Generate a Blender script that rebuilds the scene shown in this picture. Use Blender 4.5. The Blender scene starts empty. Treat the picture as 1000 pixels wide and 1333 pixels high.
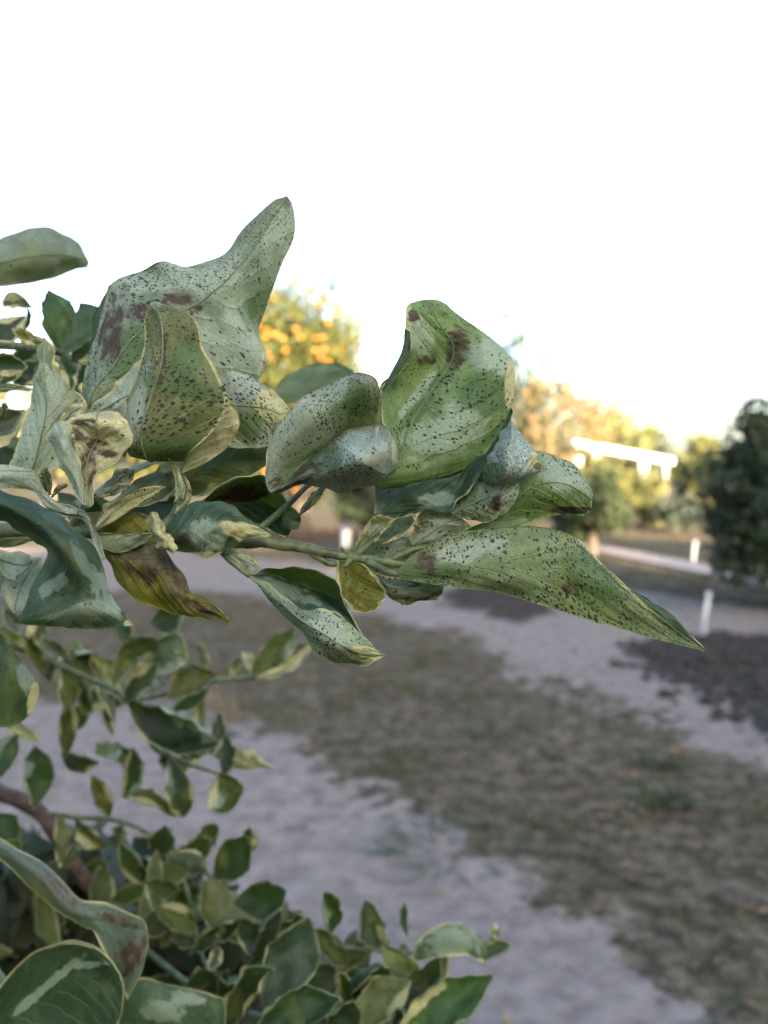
import bpy, math, random
import numpy as np
from mathutils import Vector, noise as mnoise

random.seed(7)
rng = np.random.default_rng(7)
R = math.radians
scene = bpy.context.scene
col = scene.collection

# ------------------------------------------------------------------ camera
FPX, HOR, CAMZ = 1202.0, 610.0, 1.45          # focal length and horizon in photo pixels, eye height
PITCH = math.atan((666.5 - HOR) / FPX)
CAM = np.array((0.0, 0.0, CAMZ))
FWD = np.array((0.0, math.cos(PITCH), -math.sin(PITCH)))
UPV = np.array((0.0, math.sin(PITCH), math.cos(PITCH)))
RGT = np.array((1.0, 0.0, 0.0))
cd = bpy.data.cameras.new('camera')
cam = bpy.data.objects.new('camera', cd); col.objects.link(cam)
cam.location = CAM; cam.rotation_euler = (math.pi / 2 - PITCH, 0, 0)
cd.sensor_fit = 'VERTICAL'; cd.sensor_height = 36.0; cd.lens = 36.0 * FPX / 1333.0
cd.clip_start = 0.01; cd.clip_end = 3000.0
cd.dof.use_dof = True; cd.dof.focus_distance = 0.252; cd.dof.aperture_fstop = 12.5
scene.camera = cam

# ------------------------------------------------------------------ sky, sun, exposure
SUN_EL, SUN_AZ = 16.0, 155.0                  # low sun behind the camera, to the right
w = bpy.data.worlds.new('World'); scene.world = w; w.use_nodes = True
nt = w.node_tree; bg = nt.nodes['Background']
sky = nt.nodes.new('ShaderNodeTexSky'); sky.sky_type = 'NISHITA'; sky.sun_disc = False
sky.sun_elevation = R(SUN_EL); sky.sun_rotation = R(SUN_AZ)
sky.air_density = 0.9; sky.dust_density = 3.0; sky.ozone_density = 1.0
nt.links.new(sky.outputs[0], bg.inputs[0]); bg.inputs[1].default_value = 0.12
sd = bpy.data.lights.new('sun', 'SUN'); sd.energy = 5.0; sd.angle = R(0.5); sd.color = (1.0, 0.80, 0.55)
sun = bpy.data.objects.new('sun', sd); col.objects.link(sun)
SDIR = Vector((math.sin(R(SUN_AZ)) * math.cos(R(SUN_EL)), math.cos(R(SUN_AZ)) * math.cos(R(SUN_EL)), math.sin(R(SUN_EL))))
sun.rotation_euler = SDIR.to_track_quat('Z', 'Y').to_euler()
vs = scene.view_settings
vs.view_transform = 'Standard'; vs.look = 'None'; vs.gamma = 1.0; vs.use_curve_mapping = False
vs.exposure = 2.9

# ------------------------------------------------------------------ helpers
def pt(px, py, d):
    px = np.asarray(px, float); py = np.asarray(py, float); d = np.asarray(d, float)
    cx = (px - 500) / FPX; cy = (666.5 - py) / FPX
    return CAM + d[..., None] * (cx[..., None] * RGT + FWD + cy[..., None] * UPV)

def proj(P):
    q = P - CAM; d = q @ FWD; d = np.where(np.abs(d) < 1e-4, 1e-4, d)
    return 500 + FPX * (q @ RGT) / d, 666.5 - FPX * (q @ UPV) / d

def gnd(px, py):
    cx = (px - 500) / FPX; cy = (666.5 - py) / FPX
    v = cx * RGT + FWD + cy * UPV
    t = -CAMZ / v[2]
    return (CAM + t * v)[:2]

def at_depth(px, dist):
    return (px - 500) / FPX * dist

def tag(o, label=None, cat=None, group=None, kind=None):
    if label: o['label'] = label
    if cat: o['category'] = cat
    if group: o['group'] = group
    if kind: o['kind'] = kind
    return o

def empty(name, loc):
    o = bpy.data.objects.new(name, None); col.objects.link(o); o.location = loc
    o.empty_display_size = 0.1
    return o

def mesh_obj(name, V, F, mats, parent=None, loc=(0, 0, 0), smooth=True, fmat=None):
    me = bpy.data.meshes.new(name)
    V = np.asarray(V, float)
    me.from_pydata(V.tolist(), [], F.tolist() if hasattr(F, 'tolist') else F)
    for m in (mats if isinstance(mats, (list, tuple)) else [mats]): me.materials.append(m)
    if fmat is not None: me.polygons.foreach_set('material_index', np.asarray(fmat, np.int32))
    me.polygons.foreach_set('use_smooth', np.full(len(me.polygons), smooth))
    me.update()
    o = bpy.data.objects.new(name, me); col.objects.link(o); o.location = loc
    if parent: o.parent = parent
    return o

def add_color(me, name, arr):
    a = me.attributes.new(name, 'FLOAT_COLOR', 'POINT')
    a.data.foreach_set('color', np.ascontiguousarray(arr, np.float32).ravel())

def tube(pts, rad, seg=8):
    pts = np.asarray(pts, float); n = len(pts)
    rad = np.broadcast_to(np.asarray(rad, float), (n,))
    T = np.gradient(pts, axis=0); T /= np.linalg.norm(T, axis=1, keepdims=True) + 1e-12
    ref = np.array((0.0, 0.0, 1.0)) if abs(T[0][2]) < 0.9 else np.array((1.0, 0.0, 0.0))
    A = np.cross(T, ref); A /= np.linalg.norm(A, axis=1, keepdims=True) + 1e-12
    B = np.cross(T, A)
    th = np.linspace(0, 2 * math.pi, seg, endpoint=False)
    V = (pts[:, None] + rad[:, None, None] * (np.cos(th)[None, :, None] * A[:, None] + np.sin(th)[None, :, None] * B[:, None])).reshape(-1, 3)
    F = []
    for i in range(n - 1):
        for j in range(seg):
            k = (j + 1) % seg
            F.append((i * seg + j, i * seg + k, (i + 1) * seg + k, (i + 1) * seg + j))
    F.append(tuple(range(seg - 1, -1, -1))); F.append(tuple((n - 1) * seg + j for j in range(seg)))
    return V, F

def catmull(C, n):
    """uniform Catmull-Rom through control rows C (k, ...) -> (n, ...)"""
    C = np.asarray(C, float); k = len(C)
    E = np.concatenate([2 * C[:1] - C[1:2], C, 2 * C[-1:] - C[-2:-1]], 0)
    t = np.linspace(0, k - 1, n); i = np.minimum(t.astype(int), k - 2); f = (t - i)
    f = f.reshape((-1,) + (1,) * (C.ndim - 1))
    p0, p1, p2, p3 = E[i], E[i + 1], E[i + 2], E[i + 3]
    return 0.5 * (2 * p1 + (p2 - p0) * f + (2 * p0 - 5 * p1 + 4 * p2 - p3) * f ** 2 + (3 * p1 - p0 - 3 * p2 + p3) * f ** 3)

def smooth_path(pts, n): return catmull(np.asarray(pts, float), n)

def merge(parts):
    V, F, off = [], [], 0
    for v, f in parts:
        V.append(np.asarray(v, float)); F += [tuple(i + off for i in q) for q in f]; off += len(v)
    return np.concatenate(V), F

def box(x0, x1, y0, y1, z0, z1, b=0.0):
    V = [(x, y, z) for z in (z0, z1) for y in (y0, y1) for x in (x0, x1)]
    F = [(0, 2, 3, 1), (4, 5, 7, 6), (0, 1, 5, 4), (2, 6, 7, 3), (0, 4, 6, 2), (1, 3, 7, 5)]
    return V, F

# ------------------------------------------------------------------ materials
class NT:
    def __init__(self, name):
        self.m = bpy.data.materials.new(name); self.m.use_nodes = True
        self.t = self.m.node_tree; self.b = self.t.nodes['Principled BSDF']; self.out = self.t.nodes['Material Output']
    def n(self, typ, **kw):
        x = self.t.nodes.new('ShaderNode' + typ)
        for k, v in kw.items(): setattr(x, k, v)
        return x
    def l(self, a, b): self.t.links.new(a, b)
    def _in(self, node, i, v):
        if hasattr(v, 'is_output') or isinstance(v, bpy.types.NodeSocket): self.l(v, node.inputs[i])
        else: node.inputs[i].default_value = v
    def math(self, op, a, b=0.0, c=0.0, clamp=False):
        x = self.n('Math', operation=op, use_clamp=clamp)
        self._in(x, 0, a); self._in(x, 1, b); self._in(x, 2, c)
        return x.outputs[0]
    def mix(self, f, a, b, blend='MIX'):
        x = self.n('Mix', data_type='RGBA', blend_type=blend)
        self._in(x, 0, f); self._in(x, 6, a if not isinstance(a, tuple) else (*a, 1)); self._in(x, 7, b if not isinstance(b, tuple) else (*b, 1))
        return x.outputs[2]
    def step(self, v, lo, hi, a=0.0, b=1.0):
        x = self.n('MapRange', interpolation_type='SMOOTHSTEP')
        self._in(x, 0, v); x.inputs[1].default_value = lo; x.inputs[2].default_value = hi
        x.inputs[3].default_value = a; x.inputs[4].default_value = b
        return x.outputs[0]
    def noise(self, vec, scale, detail=3.0, rough=0.55, dim='3D', dist=0.0):
        x = self.n('TexNoise', noise_dimensions=dim); x.inputs['Scale'].default_value = scale
        x.inputs['Detail'].default_value = detail; x.inputs['Roughness'].default_value = rough
        x.inputs['Distortion'].default_value = dist
        if vec is not None: self.l(vec, x.inputs['Vector'])
        return x.outputs[0]
    def attr(self, name):
        x = self.n('Attribute', attribute_name=name); return x
    def bump(self, h, strength, dist):
        x = self.n('Bump'); x.inputs['Strength'].default_value = strength; x.inputs['Distance'].default_value = dist
        self.l(h, x.inputs['Height']); self.l(x.outputs[0], self.b.inputs['Normal']); return x.outputs[0]

def simple_mat(name, c, rough=0.6, var=0.25, scale=8.0, bump=0.0, bdist=0.01):
    k = NT(name); tc = k.n('TexCoord')
    nz = k.noise(tc.outputs['Object'], scale, 5.0, 0.6)
    f = k.step(nz, 0.3, 0.7, 1 - var, 1 + var)
    cc = k.n('Mix', data_type='RGBA', blend_type='MULTIPLY'); cc.inputs[0].default_value = 1.0
    cc.inputs[6].default_value = (*c, 1); k.l(f, cc.inputs[7]); k.l(cc.outputs[2], k.b.inputs['Base Color'])
    k.b.inputs['Roughness'].default_value = rough
    if bump: k.bump(nz, bump, bdist)
    return k.m

def leaf_material(name, rough, upper):
    """citrus leaf face: base tint, variegation, cream / brown / dark / grey patches and black specks ride on mesh attributes"""
    k = NT(name)
    uv = k.n('UVMap', uv_map='metric').outputs[0]; nu = k.n('UVMap', uv_map='unit').outputs[0]
    ab = k.attr('base'); am = k.attr('mask')
    sm = k.n('SeparateColor'); k.l(am.outputs['Color'], sm.inputs[0])
    cream, brown, dark = sm.outputs[0], sm.outputs[1], sm.outputs[2]
    grey = am.outputs['Alpha']; dens = ab.outputs['Alpha']
    n_big = k.noise(uv, 70.0, 4.0, 0.6, '2D', 0.3)
    n_mid = k.noise(uv, 260.0, 5.0, 0.65, '2D')
    n_fin = k.noise(uv, 1500.0, 3.0, 0.6, '2D')
    c = ab.outputs['Color']
    # tone drift of the blade
    v = k.math('MULTIPLY', k.step(n_big, 0.3, 0.72, 0.72, 1.26), k.step(n_mid, 0.3, 0.7, 0.84, 1.16))
    m = k.n('Mix', data_type='RGBA', blend_type='MULTIPLY'); m.inputs[0].default_value = 1.0
    k.l(c, m.inputs[6]); k.l(v, m.inputs[7]); c = m.outputs[2]
    # yellowing
    c = k.mix(k.math('MULTIPLY', k.step(k.noise(uv, 45.0, 3.0, 0.5, '2D'), 0.55, 0.75), 0.35), c, (0.24, 0.26, 0.055))
    wob = k.math('MULTIPLY', k.math('SUBTRACT', k.math('ADD', k.math('MULTIPLY', n_big, 0.5), k.math('MULTIPLY', n_mid, 0.5)), 0.5), 1.1)
    def field(f, lo=0.40, hi=0.60, gain=1.5):
        return k.step(k.math('ADD', f, k.math('MULTIPLY', wob, gain)), lo, hi)
    c = k.mix(k.math('MULTIPLY', field(grey), 0.8 if upper else 0.62), c, (0.37, 0.43, 0.35) if not upper else (0.25, 0.315, 0.24))
    c = k.mix(k.math('MULTIPLY', field(dark), 0.8), c, (0.075, 0.135, 0.045) if not upper else (0.02, 0.045, 0.022))
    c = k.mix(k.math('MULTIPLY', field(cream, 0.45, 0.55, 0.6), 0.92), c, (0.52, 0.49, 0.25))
    # net of side veins
    su = k.n('SeparateXYZ'); k.l(nu, su.inputs[0])
    va = k.math('ABSOLUTE', k.math('SUBTRACT', su.outputs[1], 0.5))
    ph = k.math('FRACT', k.math('ADD', k.math('SUBTRACT', k.math('MULTIPLY', su.outputs[0], 9.0), k.math('MULTIPLY', va, 5.5)), k.math('MULTIPLY', n_big, 1.2)))
    vein = k.step(k.math('ABSOLUTE', k.math('SUBTRACT', ph, 0.5)), 0.0, 0.09, 1.0, 0.0)
    c = k.mix(k.math('MULTIPLY', vein, 0.09), c, (0.36, 0.42, 0.22))
    # fine stipple
    f2 = k.step(n_fin, 0.3, 0.7, 0.80, 1.20)
    m = k.n('Mix', data_type='RGBA', blend_type='MULTIPLY'); m.inputs[0].default_value = 1.0
    k.l(c, m.inputs[6]); k.l(f2, m.inputs[7]); c = m.outputs[2]
    # brown scurf
    bw = field(brown, 0.30, 0.66, 1.9)
    c = k.mix(k.math('MULTIPLY', bw, k.step(n_mid, 0.28, 0.58, 0.35, 1.0)), c, k.mix(n_fin, (0.020, 0.013, 0.006), (0.080, 0.053, 0.022)))
    # black specks: two sizes, denser where the leaf carries more of them
    clus = k.math('MULTIPLY', k.step(k.noise(uv, 130.0, 2.0, 0.5, '2D'), 0.36, 0.64, 0.3, 1.4), k.step(k.noise(uv, 42.0, 1.0, 0.5, '2D'), 0.36, 0.60, 0.3, 1.6))
    den = k.math('MULTIPLY', dens, clus)
    tot = None
    for sc, rad, gain in ((680.0, 0.16, 1.0), (430.0, 0.13, 0.45), (1080.0, 0.22, 0.7)):
        vo = k.n('TexVoronoi', voronoi_dimensions='2D', feature='F1'); vo.inputs['Scale'].default_value = sc
        k.l(uv, vo.inputs['Vector'])
        sp = k.n('SeparateColor'); k.l(vo.outputs['Color'], sp.inputs[0])
        on = k.math('LESS_THAN', sp.outputs[0], k.math('MULTIPLY', den, gain))
        r_ = k.math('MULTIPLY_ADD', sp.outputs[1], rad, 0.09)
        jag = k.math('MULTIPLY', k.math('SUBTRACT', n_fin, 0.5), 0.25)
        dd = k.math('ADD', vo.outputs['Distance'], jag)
        s = k.math('MULTIPLY', k.step(k.math('DIVIDE', dd, r_), 0.85, 1.05, 1.0, 0.0), on)
        tot = s if tot is None else k.math('MAXIMUM', tot, s)
    c = k.mix(k.math('MULTIPLY', tot, 0.93), c, (0.016, 0.017, 0.014))
    k.l(c, k.b.inputs['Base Color'])
    k.l(k.step(n_mid, 0.3, 0.7, rough - 0.08, rough + 0.12), k.b.inputs['Roughness'])
    k.b.inputs['Specular IOR Level'].default_value = 0.4 if upper else 0.3
    h = k.math('ADD', k.math('MULTIPLY', vein, -0.5 if upper else 0.5), k.math('ADD', k.math('MULTIPLY', n_mid, 0.9), k.math('ADD', k.math('MULTIPLY', n_fin, 0.25), k.math('MULTIPLY', tot, 0.5))))
    nb = k.bump(h, 0.55, 0.0006)
    tr = k.n('BsdfTranslucent'); k.l(k.mix(0.6, c, (0.62, 0.72, 0.16), 'MIX'), tr.inputs['Color']); k.l(nb, tr.inputs['Normal'])
    ms = k.n('MixShader'); k.l(k.math('MULTIPLY', k.math('SUBTRACT', 1.0, k.math('MAXIMUM', bw, tot)), 0.34), ms.inputs[0])
    k.l(k.b.outputs[0], ms.inputs[1]); k.l(tr.outputs[0], ms.inputs[2]); k.l(ms.outputs[0], k.out.inputs[0])
    return k.m

M_TOP = leaf_material('leaf_upper_face', 0.50, True)
M_UND = leaf_material('leaf_lower_face', 0.58, False)
M_RIM = simple_mat('leaf_margin', (0.40, 0.42, 0.22), 0.55, 0.2, 300.0)
M_RIM2 = simple_mat('leaf_margin_dull', (0.15, 0.17, 0.075), 0.6, 0.4, 200.0)
M_RIB = simple_mat('leaf_midrib', (0.14, 0.185, 0.10), 0.55, 0.35, 400.0)
M_TWIG = simple_mat('green_twig', (0.095, 0.118, 0.048), 0.55, 0.5, 250.0, 0.4, 0.0006)
M_BARK = simple_mat('citrus_bark', (0.10, 0.062, 0.048), 0.8, 0.4, 120.0, 0.6, 0.002)

# palette: albedo of upper face, lower face
PAL = {
    'sage':  ((0.055, 0.095, 0.060), (0.245, 0.300, 0.175)),
    'olive': ((0.150, 0.140, 0.020), (0.20, 0.225, 0.075)),
    'green': ((0.045, 0.100, 0.030), (0.185, 0.275, 0.105)),
    'teal':  ((0.044, 0.088, 0.050), (0.185, 0.240, 0.150)),
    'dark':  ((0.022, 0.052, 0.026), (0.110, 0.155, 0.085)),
    'cream': ((0.420, 0.400, 0.190), (0.500, 0.470, 0.250)),
    'lime':  ((0.150, 0.200, 0.040), (0.230, 0.270, 0.090)),
    'ash':   ((0.110, 0.150, 0.120), (0.310, 0.355, 0.265)),
}

def ell(px, py, e):
    cx, cy, rx, ry, a = e
    c, s = math.cos(R(a)), math.sin(R(a))
    dx, dy = px - cx, py - cy
    u, v = (dx * c + dy * s) / rx, (-dx * s + dy * c) / ry
    return np.clip(1.0 - 0.5 * np.sqrt(u * u + v * v), 0, 1)      # 0.5 on the ellipse

def surface(C, face, pal, nu, nv, masks=(), margin=0.0, spots=0.3, wr=0.0004, thick=0.00035, vm=0.5, seed=0, vari=0):
    """C: control grid (rows, cols, 3) in world space -> two-sided blade with rim"""
    rs = np.random.default_rng(seed)
    X = np.stack([catmull(r, 7) for r in C], 0)
    X = catmull(X, nu)                                            # (nu,7,3)
    X = np.swapaxes(catmull(np.swapaxes(X, 0, 1), nv), 0, 1)      # (nu,nv,3)
    U, Vv = np.meshgrid(np.linspace(0, 1, nu), np.linspace(0, 1, nv), indexing='ij')
    def nrm(X):
        du = np.gradient(X, axis=0); dv = np.gradient(X, axis=1)
        N = np.cross(du, dv); return N / (np.linalg.norm(N, axis=2, keepdims=True) + 1e-12)
    N = nrm(X)
    L = np.linalg.norm(np.diff(X, axis=0), axis=2).sum(0).mean(); W = np.linalg.norm(np.diff(X, axis=1), axis=2).sum(1).mean()
    ph = rs.uniform(0, 6.28, 8)
    e = np.abs(2 * Vv - 1)
    d = wr * (np.sin(U * 7 + Vv * 5 + ph[0]) + 0.7 * np.sin(U * 13 - Vv * 9 + ph[1]) + 0.5 * np.sin(U * 21 + Vv * 17 + ph[2]))
    d += wr * 1.3 * e ** 3 * (np.sin(U * 18 + ph[3]) + 0.6 * np.sin(U * 37 + ph[4]))
    d += wr * 0.55 * np.sin((U * 9 - np.abs(Vv - vm) * 5.5) * 6.28 + ph[5]) * np.sin(np.clip(e, 0, 1) * 3.14)
    d += wr * 0.9 * (np.abs(np.sin(U * 9 + Vv * 4 * np.sin(ph[2]) + ph[7])) - 0.6) * e - wr * 0.7 * np.abs(np.sin(U * 5.3 - Vv * 6 + ph[1]))
    d *= np.sin(np.clip(U * 1.02, 0, 1) * 3.14) ** 0.5
    X = X + N * d[..., None]
    N = nrm(X)
    facing = ((CAM - X) * N).sum(2).mean() > 0
    top_is_N = (facing and face == 'T') or (not facing and face == 'U')
    T = N if top_is_N else -N
    Pt, Pu = X + T * thick / 2, X - T * thick / 2
    V = np.concatenate([Pt.reshape(-1, 3), Pu.reshape(-1, 3)])
    idx = np.arange(nu * nv).reshape(nu, nv); n0 = nu * nv
    a, b, c, d4 = idx[:-1, :-1], idx[1:, :-1], idx[1:, 1:], idx[:-1, 1:]
    q = np.stack([a, b, c, d4], -1).reshape(-1, 4)
    ft, fu = (q, q[:, ::-1] + n0) if top_is_N else (q[:, ::-1], q + n0)
    ring = np.concatenate([idx[:, 0], idx[-1, 1:], idx[-2::-1, -1], idx[0, -2:0:-1]])
    r2 = np.roll(ring, -1)
    fr = np.stack([ring, ring + n0, r2 + n0, r2], -1)
    if top_is_N: fr = fr[:, ::-1]
    F = np.concatenate([ft, fu, fr])
    fm = np.concatenate([np.zeros(len(ft)), np.ones(len(fu)), np.full(len(fr), 2)]).astype(np.int32)
    px, py = proj(X.reshape(-1, 3))
    msk = np.zeros((n0, 4))
    for ch, *el in masks:
        j = 'cbdg'.index(ch); msk[:, j] = np.maximum(msk[:, j], ell(px, py, tuple(el) if len(el) == 5 else tuple(el) + (0,)))
    if margin > 0:
        ed = np.minimum(np.minimum(Vv, 1 - Vv) * W, np.minimum(1.0 * (1 - U) * L, 1.0)).ravel()
        jit = 1 + 0.5 * np.sin(U * 11 + ph[6]).ravel()
        msk[:, 0] = np.maximum(msk[:, 0], np.clip(0.5 + (margin * jit - ed) / (margin * 2.2), 0, 1))
    for _ in range(vari):
        u0, v0, ru, rv = rs.uniform(0, 1), rs.choice((rs.uniform(0, .25), rs.uniform(.75, 1))), rs.uniform(.12, .4), rs.uniform(.1, .3)
        j = int(rs.choice((0, 0, 2, 3, 3))); msk[:, j] = np.maximum(msk[:, j], np.clip(1 - 0.5 * np.hypot((U - u0) / ru, (Vv - v0) / rv), 0, 1).ravel())
    top, und = PAL[pal] if isinstance(pal, str) else pal
    dens = np.full(n0, spots)
    B = np.concatenate([np.c_[np.tile(top, (n0, 1)), dens * 0.35], np.c_[np.tile(und, (n0, 1)), dens]])
    off = rs.uniform(0, 1, 2)
    uvm = np.c_[U.ravel() * L + off[0], Vv.ravel() * W + off[1]]
    uvu = np.c_[U.ravel(), Vv.ravel()]
    jm = int(round(vm * (nv - 1)))
    rib = X[:, jm] - T[:, jm] * (thick * 0.5 + 0.00012)
    return dict(V=V, F=F, fm=fm, base=B, mask=np.tile(msk, (2, 1)), uvm=np.tile(uvm, (2, 1)), uvu=np.tile(uvu, (2, 1)), rib=rib, p0=X[0, nv // 2].copy(), L=L)

def leaf_object(parent, origin, sheets, label=None, rib=True, ribr=0.00045, name='leaf', rim=None):
    off = 0; p0 = sheets[0]['p0']
    V = np.concatenate([s['V'] for s in sheets]) - p0
    Fs = []
    for s in sheets: Fs.append(s['F'] + off); off += len(s['V'])
    F = np.concatenate(Fs)
    me = bpy.data.meshes.new(name)
    me.vertices.add(len(V)); me.vertices.foreach_set('co', V.astype(np.float32).ravel())
    me.loops.add(F.size); me.loops.foreach_set('vertex_index', F.astype(np.int32).ravel())
    me.polygons.add(len(F)); me.polygons.foreach_set('loop_start', np.arange(0, F.size, 4, dtype=np.int32))
    for m in (M_TOP, M_UND, rim or M_RIM): me.materials.append(m)
    me.update(calc_edges=True)
    me.polygons.foreach_set('material_index', np.concatenate([s['fm'] for s in sheets]))
    me.polygons.foreach_set('use_smooth', np.ones(len(F), bool))
    add_color(me, 'base', np.concatenate([s['base'] for s in sheets])); add_color(me, 'mask', np.concatenate([s['mask'] for s in sheets]))
    for nm, key in (('metric', 'uvm'), ('unit', 'uvu')):
        l = me.uv_layers.new(name=nm); uv = np.concatenate([s[key] for s in sheets])[F.ravel()]
        l.data.foreach_set('uv', uv.astype(np.float32).ravel())
    me.validate(); me.update()
    o = bpy.data.objects.new(name, me); col.objects.link(o); o.parent = parent; o.location = p0 - origin
    if label: o['label'] = label
    if rib:
        s = sheets[0]; P = s['rib'][::2]; n = len(P)
        v, f = tube(P - p0, np.linspace(ribr, ribr * 0.3, n), 6)
        mesh_obj('midrib', v, f, M_RIB, o)
    return o

# ================================================================== LARGE STRUCTURE: ground
def poly_sd(P, poly):
    """signed distance (positive inside) of points P (n,2) to polygon"""
    poly = np.asarray(poly, float); d = np.full(len(P), 1e9); ins = np.zeros(len(P), bool)
    for i in range(len(poly)):
        a, b = poly[i], poly[(i + 1) % len(poly)]
        ab = b - a; t = np.clip(((P - a) @ ab) / (ab @ ab + 1e-12), 0, 1)
        d = np.minimum(d, np.linalg.norm(P - a - t[:, None] * ab, axis=1))
        c = ((a[1] > P[:, 1]) != (b[1] > P[:, 1])) & (P[:, 0] < (b[0] - a[0]) * (P[:, 1] - a[1]) / (b[1] - a[1] + 1e-12) + a[0])
        ins ^= c
    return np.where(ins, d, -d)

def gpoly(pts): return [gnd(x, y) for x, y in pts]
SAND_A = gpoly([(-500, 1420), (-500, 880), (0, 885), (200, 925), (320, 955), (385, 985), (440, 1020), (480, 1075), (545, 1115), (620, 1170), (700, 1225), (790, 1285), (880, 1330), (960, 1420)])
SAND_B = gpoly([(-300, 775), (0, 772), (250, 768), (480, 800), (600, 828), (700, 870), (790, 920), (900, 950), (1000, 990), (1400, 1080), (1400, 850), (1000, 796), (900, 776), (800, 766), (700, 760), (560, 758), (480, 742), (230, 716), (-300, 700)])
MULCH = gpoly([(790, 862), (850, 834), (930, 822), (1000, 828), (1300, 850), (1300, 1010), (1000, 955), (930, 905), (860, 880)])
BED = gpoly([(560, 764), (640, 762), (720, 782), (740, 800), (660, 806), (590, 790)])
SHADE_BAND = gpoly([(300, 690), (480, 690), (500, 702), (290, 702)])  # red-brown strip painted in for the shaded band between sunlit ground

def axis(lo, a, b, hi, st, k=1.18):
    mid = list(np.arange(a, b, st)); s = st; x = b; up = []
    while x < hi: up.append(x); s *= k; x += s
    up.append(hi); s = st; x = a; dn = []
    while x > lo: s *= k; x -= s; dn.append(max(x, lo))
    return np.array(dn[::-1] + mid + up)

def fbm(x, y, sc, oct=4, seed=0):
    v = np.zeros_like(x); a = 1.0; r = np.random.default_rng(seed)
    for o in range(oct):
        for _ in range(4):
            th, ph = r.uniform(0, 6.28), r.uniform(0, 6.28); f = sc * r.uniform(0.7, 1.4)
            v += a * 0.5 * np.sin(f * (x * math.cos(th) + y * math.sin(th)) + ph)
        a *= 0.55; sc *= 2.1
    return v

gx, gy = axis(-600, -5.0, 7.5, 600, 0.06), axis(-300, 1.2, 13.0, 1500, 0.06)
GX, GY = np.meshgrid(gx, gy, indexing='ij')
P2 = np.c_[GX.ravel(), GY.ravel()]

def zones(P):
    x, y = P[:, 0], P[:, 1]
    wob = 0.16 * fbm(x, y, 2.6, 4, 3) + 0.09 * fbm(x, y, 13.0, 3, 4)
    s = np.maximum(poly_sd(P, SAND_A), poly_sd(P, SAND_B)) + wob
    m = np.maximum(poly_sd(P, MULCH), poly_sd(P, BED)) + wob * 0.8
    r = poly_sd(P, SHADE_BAND) + wob
    f = lambda v, w_: np.clip(0.5 + v / w_, 0, 1)
    return f(s, 0.6), f(m, 0.5), f(r, 0.5)

zs, zm, zr = zones(P2)
near = np.clip(1 - np.hypot(P2[:, 0], P2[:, 1]) / 40.0, 0, 1)
GZ = near * (0.012 * fbm(P2[:, 0], P2[:, 1], 2.2, 3, 8) + 0.006 * fbm(P2[:, 0], P2[:, 1], 16.0, 3, 9) * (0.4 + zm * 3)) + 0.03 * np.clip(zm * 2 - 1, 0, 1)
ni, nj = GX.shape; gi = np.arange(ni * nj).reshape(ni, nj)
GF = np.stack([gi[:-1, :-1], gi[1:, :-1], gi[1:, 1:], gi[:-1, 1:]], -1).reshape(-1, 4)

def gz(x, y):
    P = np.array([[x, y]]); a, b, c = zones(P)
    nr = max(0.0, 1 - math.hypot(x, y) / 40.0)
    xx, yy = P[:, 0], P[:, 1]
    return float(nr * (0.012 * fbm(xx, yy, 2.2, 3, 8) + 0.006 * fbm(xx, yy, 16.0, 3, 9) * (0.4 + b * 3)) + 0.03 * np.clip(b * 2 - 1, 0, 1))[0] if False else float((nr * (0.012 * fbm(xx, yy, 2.2, 3, 8) + 0.006 * fbm(xx, yy, 16.0, 3, 9) * (0.4 + b * 3)) + 0.03 * np.clip(b * 2 - 1, 0, 1))[0])

k = NT('orchard_ground'); tc = k.n('TexCoord'); ob = tc.outputs['Object']
za = k.attr('zone'); sz = k.n('SeparateColor'); k.l(za.outputs['Color'], sz.inputs[0])
n1 = k.noise(ob, 2.2, 6.0, 0.62); n2 = k.noise(ob, 11.0, 6.0, 0.65); n3 = k.noise(ob, 60.0, 4.0, 0.6)
turf = k.mix(k.step(n2, 0.38, 0.62), (0.040, 0.032, 0.019), (0.130, 0.102, 0.066))
turf = k.mix(k.math('MULTIPLY', k.step(k.noise(ob, 4.5, 5.0, 0.7), 0.55, 0.66), 0.7), turf, (0.19, 0.160, 0.130))
turf = k.mix(k.math('MULTIPLY', k.step(k.noise(ob, 26.0, 3.0, 0.6), 0.5, 0.66), 0.6), turf, (0.036, 0.030, 0.024))
turf = k.mix(k.math('MULTIPLY', k.step(n1, 0.5, 0.68), 0.55), turf, (0.062, 0.066, 0.028))
sand = k.mix(k.step(n2, 0.3, 0.7), (0.148, 0.120, 0.105), (0.245, 0.206, 0.184))
sand = k.mix(k.math('MULTIPLY', k.step(k.noise(ob, 7.0, 4.0, 0.7), 0.54, 0.70), 0.55), sand, (0.085, 0.068, 0.060))
sand = k.mix(k.math('MULTIPLY', k.step(n3, 0.60, 0.75), 0.45), sand, (0.10, 0.08, 0.07))
mul = k.mix(k.step(n3, 0.3, 0.7), (0.018, 0.015, 0.013), (0.060, 0.049, 0.042))
wobb = k.math('MULTIPLY', k.math('SUBTRACT', k.math('ADD', k.math('MULTIPLY', n1, 0.4), k.math('MULTIPLY', n2, 0.6)), 0.5), 2.4)
g = k.mix(k.step(k.math('ADD', sz.outputs[0], wobb), 0.34, 0.68), turf, sand)
g = k.mix(k.step(k.math('ADD', sz.outputs[2], k.math('MULTIPLY', wobb, 0.4)), 0.4, 0.6), g, (0.085, 0.04, 0.022))
g = k.mix(k.step(k.math('ADD', sz.outputs[1], k.math('MULTIPLY', wobb, 1.0)), 0.25, 0.8), g, mul)
k.l(g, k.b.inputs['Base Color']); k.b.inputs['Roughness'].default_value = 0.95; k.b.inputs['Specular IOR Level'].default_value = 0.1
k.bump(k.math('ADD', n2, k.math('MULTIPLY', n3, 0.4)), 0.8, 0.03)
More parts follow.
